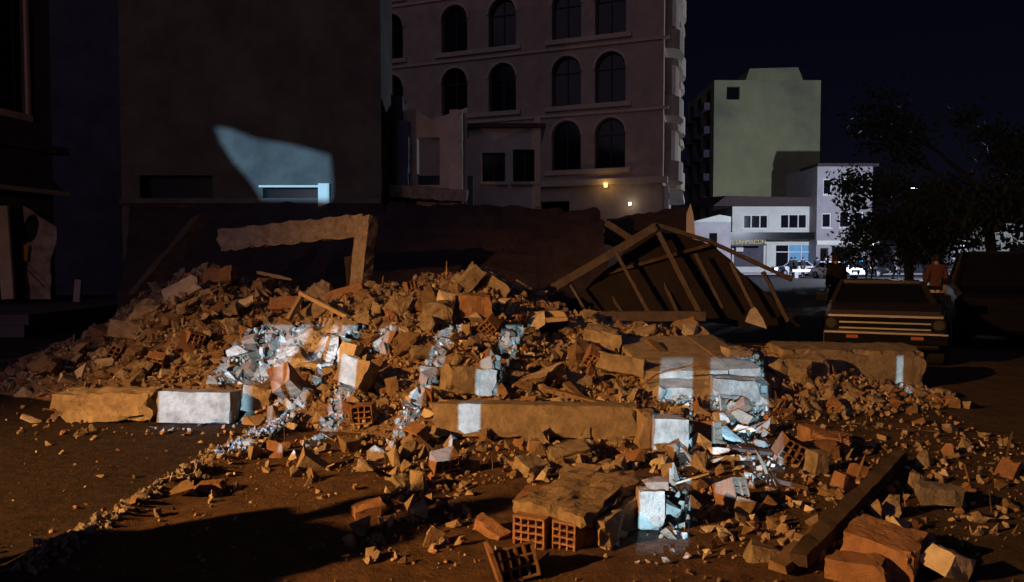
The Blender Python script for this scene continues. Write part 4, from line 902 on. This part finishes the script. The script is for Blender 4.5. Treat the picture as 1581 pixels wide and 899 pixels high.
# ---------------------------------------------------------------- people
def skin_mesh(name, verts, edges, radii, m, sub=2):
    me = bpy.data.meshes.new(name); bm = bmesh.new(); ly = bm.verts.layers.skin.verify(); bv = [bm.verts.new(v) for v in verts]
    for i, (v, r) in enumerate(zip(bv, radii)):
        v[ly].radius = r if isinstance(r, tuple) else (r, r); v[ly].use_root = (i == 0)
    for a, b in edges: bm.edges.new((bv[a], bv[b]))
    bm.to_mesh(me); bm.free(); o = bpy.data.objects.new(name, me); COL.objects.link(o)
    o.modifiers.new("s", 'SKIN').use_smooth_shade = True; q = o.modifiers.new("d", 'SUBSURF'); q.levels = q.render_levels = sub
    bpy.context.view_layer.update(); r = bpy.data.meshes.new_from_object(o.evaluated_get(bpy.context.evaluated_depsgraph_get())); bpy.data.objects.remove(o)
    r.name = name; r.materials.clear(); r.materials.append(m); return r
def figure(walk=0.0, arm=0.0, bend=0.0):
    """joints of a 1.75 m figure facing -y"""
    b = bend; P_ = [(0, 0, .94), (0, -.05 * b, 1.12), (0, -.16 * b, 1.34), (0, -.22 * b, 1.47), (0, -.26 * b - .01, 1.53), (0, -.29 * b - .02, 1.62), (0, -.30 * b - .01, 1.715)]
    R_ = [(.15, .105), (.135, .095), (.165, .105), (.06, .06), (.058, .062), (.078, .095), (.058, .07)]; E_ = [(0, 1), (1, 2), (2, 3), (3, 4), (4, 5), (5, 6)]
    for s in (-1, 1):
        n = len(P_); sw = walk * s; y0 = -.16 * b
        P_ += [(.17 * s, y0, 1.42), (.235 * s, y0 + .10 * sw + .02, 1.14), (.25 * s, y0 + .18 * sw - .06 - .12 * arm, .90 + .12 * arm), (.245 * s, y0 + .19 * sw - .09 - .16 * arm, .84 + .13 * arm)]
        R_ += [.062, .046, .034, .030]; E_ += [(2, n), (n, n + 1), (n + 1, n + 2), (n + 2, n + 3)]
        n = len(P_); P_ += [(.10 * s, 0, .86), (.105 * s, -.17 * sw - .02, .49), (.11 * s, -.26 * sw + (.10 if sw < 0 else .0), .11 + (.04 if sw < 0 else 0)), (.115 * s, -.26 * sw - .03 + (.10 if sw < 0 else 0), .06 + (.04 if sw < 0 else 0))]
        R_ += [.088, .060, .042, .04]; E_ += [(0, n), (n, n + 1), (n + 1, n + 2), (n + 2, n + 3)]
    return P_, E_, R_
def hand_mesh(m):
    mb = MB(); mb.add([(-.035, -.012, .01), (.035, -.012, .01), (.035, .012, .01), (-.035, .012, .01), (-.04, -.014, -.085), (.04, -.014, -.085), (.04, .014, -.085), (-.04, .014, -.085)], [(0, 1, 2, 3), (7, 6, 5, 4), (0, 4, 5, 1), (1, 5, 6, 2), (2, 6, 7, 3), (3, 7, 4, 0)])
    for x, l in ((-.03, .07), (-.01, .085), (.011, .08), (.031, .06)): mb.tube([(x, 0, -.08), (x * 1.1, -.008, -.08 - l * .5), (x * 1.1, -.03, -.08 - l)], [.0095, .009, .007], 6)
    mb.tube([(-.034, -.004, -.02), (-.062, -.02, -.055), (-.06, -.034, -.085)], [.011, .01, .008], 6)
    return mb.mesh("hand", m, True)
POSE = {}
def person(label, loc, rz, jacket, trousers, pose=(0, 0, 0), h=1.75, group=None, hem=None, hood=False):
    t = thing("person", label, "person", loc, rz, group); t.scale = (h / 1.75,) * 3
    if pose not in POSE:
        P_, E_, R_ = figure(*pose); d = {"j": P_}
        d["body"] = skin_mesh("body", P_, E_, R_, SKIN)
        ti = [0, 1, 2, 3] + [7, 8, 9] + [15, 16, 17]; mp = {a: i for i, a in enumerate(ti)}
        gr = lambda r, k: (r[0] + k, r[1] + k) if isinstance(r, tuple) else r + k
        d["jacket"] = skin_mesh("jacket", [P_[0][:2] + (.84,)] + [P_[a] for a in ti], [(0, 1)] + [(mp[a] + 1, mp[b] + 1) for a, b in E_ if a in mp and b in mp], [(.175, .13)] + [gr(R_[a], .028) for a in ti], CLBLK)
        li = [0, 11, 12, 13, 19, 20, 21]; mp = {a: i for i, a in enumerate(li)}
        d["trousers"] = skin_mesh("trousers", [P_[a] for a in li], [(mp[a], mp[b]) for a, b in E_ if a in mp and b in mp], [gr(R_[a], .018) for a in li], CLBLK)
        d["hand"] = hand_mesh(SKIN)
        POSE[pose] = d
    d = POSE[pose]; J = d["j"]
    part("body", d["body"], None, t)
    for nm, m in (("jacket", jacket), ("trousers", trousers)):
        me = d[nm].copy(); me.materials.clear(); me.materials.append(m); part(nm, me, None, t)
    hd_ = Vector(J[5]); q = MB()
    for i in range(7):
        for k in range(12):
            a, b2 = 2 * math.pi * k / 12, math.pi * .5 * i / 6; q.v.append(hd_ + Vector((.098 * math.cos(a) * math.cos(b2), .025 + .112 * math.sin(a) * math.cos(b2) , .035 + .115 * math.sin(b2) - (.085 if (i == 0 and math.sin(a) > -.3) else 0))))
    for i in range(6):
        for k in range(12): q.f.append((i * 12 + k, i * 12 + (k + 1) % 12, (i + 1) * 12 + (k + 1) % 12, (i + 1) * 12 + k)); q.m.append(0)
    part("hair", q, HAIR if not hood else jacket, t, True)
    q = MB(); q.add([hd_ + Vector(p) for p in ((-.014, -.088, -.03), (.014, -.088, -.03), (0, -.118, -.028), (0, -.09, .012))], [(0, 2, 3), (1, 3, 2), (0, 1, 2)]); part("nose", q, SKIN, t)
    for s in (-1, 1):
        q = MB(); q.tube([hd_ + Vector((.032 * s, -.078, .012)), hd_ + Vector((.032 * s, -.094, .012))], [.012, .006], 6); part("eye", q, HAIR, t)
        q = MB(); q.box(hd_ + Vector((.088 * s, .01, -.005)), (.018, .035, .055)); part("ear", q, SKIN, t)
        k = 10 if s < 0 else 18; f_ = Vector(J[k + 4]); part("hand", d["hand"], None, t, loc=Vector(J[k]), rot=(R(-12), 0, R(90 * s)))
        q = MB(); q.prism([(-.19, 0), (.09, 0), (.09, .06), (.02, .10), (-.10, .075), (-.19, .035)], lambda p: Vector((f_.x - .042, f_.y + p[0], f_.z - .055 + p[1])), lambda p: Vector((f_.x + .042, f_.y + p[0], f_.z - .055 + p[1]))); part("shoe", q, BLACKP, t)
    q = MB(); q.box(hd_ + Vector((0, -.086, -.052)), (.04, .012, .008)); part("mouth", q, CLBRN, t)
    if hem:
        q = MB(); n = 16
        for i in range(n): a = 2 * math.pi * i / n; q.v += [Vector((.225 * math.cos(a), .165 * math.sin(a), z)) for z in (.76, .83)]
        for i in range(n): q.f.append((2 * i, 2 * ((i + 1) % n), 2 * ((i + 1) % n) + 1, 2 * i + 1)); q.m.append(0)
        part("jacket_hem", q, hem, t)
    return t
def part(name, mb, m, parent, smooth=False, label=None, loc=(0, 0, 0), rot=(0, 0, 0)):
    o = link(name, mb.mesh(name, m, smooth) if isinstance(mb, MB) else mb, parent, loc, rot)
    if label: o['label'] = label
    return o
def at(px, Y): v = W(px, 397, Y); return (v.x, Y, 0)
person("person in black seen from behind walking up the road past the brown car", at(1293, 19), R(182), CLBLK, CLBLK, (.8, .3, .25), 1.72)
person("person in a rust brown jacket with a pale hem beside the black car", at(1446, 19.5), R(170), CLBRN, CLBLK, (0, .2, 0), 1.72, None, CLPALE)
person("distant person in pale clothes beyond the rust brown jacket", at(1437, 52), R(20), CLOTHW, CLNVY, (0, .5, 0), 1.9)
for px, Y, rz, lab, j, ps in ((1240, 66, 30, "distant dark figure standing before the silver car's middle", CLBLK, (0, .6, 0)), (1275, 67, -20, "distant figure before the narrow grey house's door", CLNVY, (.5, .2, 0)),
                              (1222, 70, 200, "distant figure at the lit shop window behind the silver car", CLNVY, (0, .2, 0)), (1339, 62, 100, "distant dark figure just beside the white car's flank", CLBLK, (0, .2, 0)),
                              (1262, 64, 160, "distant figure bent over at the silver car's tail", CLNVY, (0, .5, .5)), (1228, 67, 20, "distant figure near the silver car's bonnet", CLBLK, (.4, .3, 0)),
                              (1306, 70, 10, "distant figure at the grey house's wide opening", CLNVY, (0, .2, 0)), (1384, 60, 30, "distant dark figure beyond the tree near the blue beacon", CLBLK, (.5, .2, 0)), (1400, 55, 210, "distant figure right of the tree trunk", CLNVY, (0, .2, 0)), (1350, 58, 190, "distant dark figure nearest the street tree's trunk", CLBLK, (.5, 0, 0))):
    person(lab, at(px, Y), R(rz), j, CLBLK, ps, 1.74, "people along the far street")
person("bystander in a dark coat standing by the road at the photographer's left", (-4.22, 2.05, 0), R(-60), CLBLK, CLNVY, (0, .2, 0), 1.76, "bystanders beside the photographer")
person("bystander in a navy coat standing half a step farther from the photographer", (-4.05, 2.62, 0), R(-75), CLNVY, CLBLK, (0, .2, 0), 1.70, "bystanders beside the photographer")

person("bystander in a long black coat standing at the back of the group", (-4.62, 1.58, 0), R(-60), CLBLK, CLBLK, (0, .2, 0), 1.80, "bystanders beside the photographer")
person("bystander in dark clothes squeezed in the middle of the group", (-3.98, 2.32, 0), R(-50), CLBLK, CLNVY, (.3, .2, 0), 1.82, "bystanders beside the photographer")
# ---------------------------------------------------------------- vehicles (front towards -y)
def car(name, label, cat, loc, rz, paint, L_=4.2, hw=.81, hood=.86, belt=.92, roof=1.36, cowl=1.2, rear=3.35, boot=.90, lit=False, tail=False, classic=False, group=None, plates=True):
    t = thing(name, label, cat, loc, rz, group); k = hood
    st_ = [(0, .34, k - .10, hw * .95), (.06, .30, k - .02, hw * .985), (.5, .24, k, hw), (cowl, .22, belt, hw), (rear, .22, belt, hw), (L_ - .35, .26, boot, hw), (L_ - .05, .32, boot - .03, hw * .97), (L_, .38, boot - .14, hw * .93)]
    q = MB(); V = []
    for y, zb, zt, w in st_: V += [Vector(p) for p in ((-w * .9, y, zb), (-w, y, zb + .12), (-w, y, zt - .22), (-w * .985, y, zt - .07), (-w * .9, y, zt), (w * .9, y, zt), (w * .985, y, zt - .07), (w, y, zt - .22), (w, y, zb + .12), (w * .9, y, zb))]
    n = 10; f = [(i * n + a, i * n + (a + 1) % n, (i + 1) * n + (a + 1) % n, (i + 1) * n + a) for i in range(len(st_) - 1) for a in range(n)] + [tuple(range(n)), tuple((len(st_) - 1) * n + a for a in reversed(range(n)))]
    q.add(V, f); part("body", q, paint, t, False)
    c0, c1, c2, c3 = cowl + .02, cowl + .55, rear - .35, rear + .12; wt, wb_ = hw * .74, hw * .90; zt = roof
    cor = lambda y, w, z: [Vector((-w, y, z)), Vector((w, y, z))]
    A, B_, C_, D_ = cor(c0, wb_, belt - .01), cor(c1, wt, zt - .04), cor(c2, wt, zt - .04), cor(c3, wb_, belt - .01)
    q = MB(); q.add(A + B_ + C_ + D_, [(0, 1, 3, 2), (2, 3, 5, 4), (4, 5, 7, 6), (0, 2, 4, 6), (1, 7, 5, 3)]); part("glasshouse", q, GLASS, t)
    q = MB(); q.add([Vector((s * wt * (1.02 if z == 0 else .9), y, zt - .05 + z)) for z in (0, .05) for y in (c1 - .03, c2 + .03) for s in (-1, 1)], [(0, 1, 3, 2), (4, 6, 7, 5), (0, 4, 5, 1), (2, 3, 7, 6), (0, 2, 6, 4), (1, 5, 7, 3)]); part("roof", q, paint, t)
    for s in (0, 1):
        for a, b in ((A, B_), (D_, C_)): q = MB(); q.bar(a[s], b[s], .07, .06); part("pillar", q, paint, t)
        mid = (c1 + c2) / 2; q = MB(); sg_ = (-1, 1)[s]; q.bar((wb_ * sg_, mid + .05, belt), (wt * sg_, mid, zt - .03), .08, .05); part("pillar", q, paint, t)
        q = MB(); q.box((sg_ * (hw + .09), cowl + .35, belt + .06), (.18, .07, .12)); part("mirror", q, BLACKP, t)
    for y in (.78, L_ - .85):
        for s in (-1, 1):
            q = MB(); x = s * (hw - .09); q.tube([(x - .10, y, .30), (x + .10, y, .30)], .30, 20); wl = part("wheel", q, RUBBER, t)
            q = MB(); q.tube([(x + s * .09, y, .30), (x + s * .112, y, .30)], [.19, .17], 16); part("rim", q, CHROME if classic else STEEL, wl)
    q = MB(); q.box((0, -.06, .46), (hw * 1.98, .16, .15)); part("bumper", q, BLACKP if classic else paint, t)
    q = MB(); q.box((0, L_ + .05, .48), (hw * 1.9, .14, .16)); part("bumper", q, STEEL if classic else paint, t)
    gz = k - .21; q = MB(); q.box((0, -.012, gz), (hw * (1.5 if classic else 1.22), .03, .19)); gr_ = part("grille", q, BLACKP, t)
    for i in range(2):
        q = MB(); q.box((0, -.035, gz - .065 + (.085 if classic else .1) * i), (hw * (1.48 if classic else 1.2), .02, .022)); part("grille_bar", q, CHROME if plates or classic else BLACKP, gr_)
    if classic:
        q = MB(); q.box((0, -.015, k - .095), (hw * 1.86, .05, .03)); part("hood_trim", q, CHROME, t)
        q = MB(); q.box((0, -.15, .53), (hw * 1.98, .03, .025)); part("bumper_trim", q, CHROME, t)
    for s in (-1, 1):
        if classic:
            q = MB(); q.box((s * hw * .87, -.014, gz), (.18, .04, .20)); hb_ = part("headlight", q, BLACKP, t)
            q = MB(); q.tube([(s * hw * .87, -.034, gz), (s * hw * .87, -.055, gz)], [.08, .06], 16); part("lens", q, LENS, hb_)
            q = MB(); q.box((s * hw * .52, -.145, .47), (.16, .02, .045)); part("indicator", q, AMBER, t)
        else:
            q = MB(); q.box((s * hw * .86, .04, gz + .02), (.28, .15, .15)); part("headlight", q, LAMPW if lit else LENS if plates else GLASS, t)
        q = MB(); q.box((s * hw * .88, L_ - .04, boot - .20), (.28, .2, .16)); part("tail_light", q, LAMPR if tail else AMBER, t)
    q = MB(); q.box((0, -.15, .44), (.5, .015, .10)); part("number_plate", q, WHITEP if plates else BLACKP, t)
    q = MB(); q.box((0, L_ + .125, .5), (.5, .015, .10)); part("number_plate", q, WHITEP if plates else BLACKP, t)
    return t
car("sedan", "old brown sedan with bright grille trim parked nose out behind the fallen column", "car", (W(1367, 397, 11.2).x, 11.2, 0), R(-24), CARP, classic=True, plates=False, hood=.86, belt=.90, roof=1.24)
car("black_car", "tall black car parked in deep shade at the debris's right edge", "car", (W(1562, 397, 13.2).x, 13.0, 0), R(-27), BLACKP, plates=False, L_=4.5, hw=.92, hood=1.02, belt=1.10, roof=1.74, boot=1.15, rear=4.1)
car("silver_car", "silver car with a glowing red tail light stopped before the lit shopfront", "car", at(1194, 72), R(-90), SILVP, tail=True, lit=True)
car("white_car", "white car facing us on the far street with headlights lit", "car", at(1322, 60), R(24), WHITEP, lit=True)
pc = car("patrol_car", "dark patrol car with a blue beacon behind the street tree", "car", at(1372, 68), R(60), BLACKP)
q = MB(); q.box((0, 2.2, 1.42), (1.0, .28, .14)); part("beacon", q, LAMPB, pc)
point("beacon_light", Vector(at(1372, 67)) + Vector((0, -1.2, 1.9)), 60, (.08, .3, 1))
point("tail_light_glow", Vector(at(1262, 71)) + Vector((.5, -.4, .8)), 20, (1, .06, .12))

# street barrier in front of the far cars
br = thing("street_barrier", "low white barrier rail across the far street before the silver car", "barrier", at(1252, 63))
q = MB(); q.box((0, 0, .62), (3.0, .06, .22)); part("rail", q, FRAMEW, br)
for x in (-1.2, 1.2): q = MB(); q.box((x, 0, .27), (.3, .3, .5)); part("leg", q, GREYW, br)

# ---------------------------------------------------------------- street tree
def street_tree(label, loc, seed, sc):
  tr_ = thing("street_tree", label, "tree", loc, 0, "street trees"); tr_.scale = (sc,) * 3; r = random.Random(seed)
  tk = MB(); tk.tube([(0, 0, -.1), (.05, 0, 1.2), (-.1, .05, 2.4), (.05, 0, 3.2)], [.22, .17, .15, .12], 10); ends = []
  for i in range(17):
      a = i * 2.4; l = r.uniform(1.6, 4.0); z0 = r.uniform(2.1, 3.1); e = Vector((math.cos(a) * l, math.sin(a) * l * .8, z0 + r.uniform(-.6, 3.6) - l * .12)); m_ = e * .5 + Vector((0, 0, z0 * .5 + .3))
      tk.tube([(0, 0, z0), m_, e], [.09, .05, .02], 6); ends += [e, (m_ + e) / 2]
      for _ in range(2):
          e2 = e + Vector((r.uniform(-.9, .9), r.uniform(-.7, .7), r.uniform(-.7, .7))); tk.tube([m_, (m_ + e2) / 2 + Vector((0, 0, .1)), e2], [.04, .025, .01], 5); ends.append(e2)
  part("trunk", tk, BARK, tr_)
  lf = MB(); V, Fc = [], []
  for e in ends + [Vector((r.uniform(-2, 2), r.uniform(-1.5, 1.5), r.uniform(3, 5.6))) for _ in range(12)]:
      rad = r.uniform(.45, .85)
      for _ in range(105):
          p = e + Vector((r.gauss(0, 1), r.gauss(0, 1), r.gauss(0, .8))) * rad * .5; s = r.uniform(.07, .15)
          M = Euler((r.uniform(0, 6.28), r.uniform(0, 6.28), 0)).to_matrix(); o = len(V)
          V += [p + M @ Vector(q) * s for q in ((-1, 0, 0), (0, -.5, .1), (1, 0, 0), (0, .5, .1))]; Fc.append((o, o + 1, o + 2, o + 3))
  lf.v, lf.f, lf.m = V, Fc, [0] * len(Fc)
  me = bpy.data.meshes.new("crown"); me.from_pydata(V, [], Fc); me.materials.append(LEAF); part("crown", me, None, tr_)


street_tree("dark bushy street tree in front of the grey house", at(1404, 42), 4, 1.08)
street_tree("big dark tree behind the black car at the edge", at(1530, 34), 11, 1.35)

# ---------------------------------------------------------------- lamps, and unseen screens added to cut the white light into patches
def lamp_post(label, loc, head, base_xy):
    t = thing("street_lamp", label, "street lamp", (base_xy[0], base_xy[1], 0)); hd_ = Vector(head) - t.location; q = MB(); q.tube([(0, 0, 0), (0, 0, hd_.z + .1)], [.09, .06], 10); q.tube([(0, 0, hd_.z), (hd_.x, hd_.y, hd_.z + .35)], .04, 8); part("pole", q, STEEL, t)
    q = MB(); q.box((hd_.x, hd_.y, hd_.z + .32), (.35, .35, .12)); part("lamp_head", q, STEEL, t)
lamp_post("tall sodium street lamp behind the photographer", None, SOD, (-10.4, -2.2))
STEEL = BLACKP
lamp_post("white street lamp down the road beyond the tree", None, LED, (31.2, 58.6))
STEEL = MATS["grey_steel"]
fl = thing("work_light", "white work light on a tripod far behind the photographer", "work light", (FLD.x, FLD.y, 0))
q = MB(); q.box((0, -.14, FLD.z), (.3, .14, .22)); part("lamp_head", q, STEEL, fl)
for a in (0, 2.1, 4.2): q = MB(); q.bar((0, -.14, FLD.z - .12), (.4 * math.cos(a), -.14 + .4 * math.sin(a), 0), .03); part("leg", q, STEEL, fl)
gobo = thing("gobo_screen", "added gappy board screen shaping the white light, out of view", "light screen", (FLD.x, -3.5, 0))  # unseen screen added so its gaps cut the white light into strips
def fb(t0, t1, z1=1.75): q = MB(); q.box(((t0 + t1) * 5.75, 0, z1 / 2), ((t1 - t0) * 11.5, .03, z1)); part("board", q, WOOD, gobo)
for a, b in ((-.34, -.2), (-.2, -.1), (-.1, .009), (.0588, .061), (.0695, .082), (.090, .1155), (.1235, .1432), (.1525, .19), (.19, .2228), (.2385, .2462), (.2725, .31), (.31, .3392), (.3432, .40), (.40, .52)): fb(a, b)
q = MB(); q.box((.117 * 11.5, .03, .605), (.088 * 11.5, .025, 1.21)); part('light_stop', q, WOOD, gobo)  # low boards added to keep the white light off the near ground
for a_, b_, z_ in ((.009, .0588, 1.253), (.2228, .2385, 1.03), (.336, .3465, 1.37), (.0605, .0700, 1.22)):
    q = MB(); q.box(((a_ + b_) * 5.75, .03, z_ / 2), ((b_ - a_) * 11.5 + .01, .02, z_)); part('light_stop', q, WOOD, gobo)
q = MB(); q.box((.259 * 11.5, .03, .57), (.033 * 11.5, .02, 1.14)); part('light_stop', q, WOOD, gobo)
q = MB(); q.box((.33 * 11.5, .03, 1.665), (.26 * 11.5, .025, .19)); part('rail', q, WOOD, gobo)
wp = [(-4.83, 2.42), (-4.7, 2.40), (-4.5, 2.32), (-4.2, 2.27), (-4.05, 2.23), (-3.89, 2.19), (-3.87, 2.0), (-3.875, 1.81), (-4.2, 1.82), (-4.45, 1.83), (-4.55, 1.98), (-4.68, 2.13), (-4.79, 2.3)]  # outline of the wedge of light, cut into the added sheet
fp = Facade((0, 0, 0), (1, 0, 0), (0, -1, 0)); q = MB(); fp.wall(q, [(-4.0, 1.745), (6.0, 1.745), (6.0, 5.3), (-4.0, 5.3)], [[(-1.62, 2.45), (.02, 2.45), (.02, 3.72), (-1.62, 3.72)]], .03)
part("upper_blocker", q, WOOD, gobo)

pl = thing("wedge_gobo", "torn plywood sheet propped on two legs before the work light", "plywood sheet", (FLD.x, FLD.y + 4, 0))  # unseen sheet added to shape and soften the wedge of light
q = MB(); fp.wall(q, [(-.85, 2.38), (.25, 2.38), (.25, 3.15), (-.85, 3.15)], [[((x - FLD.x) * .348, 2.6 + (z + .927 - 2.6) * .348) for x, z in wp]], .012); part("sheet", q, WOOD, pl)
for x in (-.8, .2): q = MB(); q.box((x, .03, 1.25), (.05, .04, 2.5)); part("leg", q, WOOD, pl)
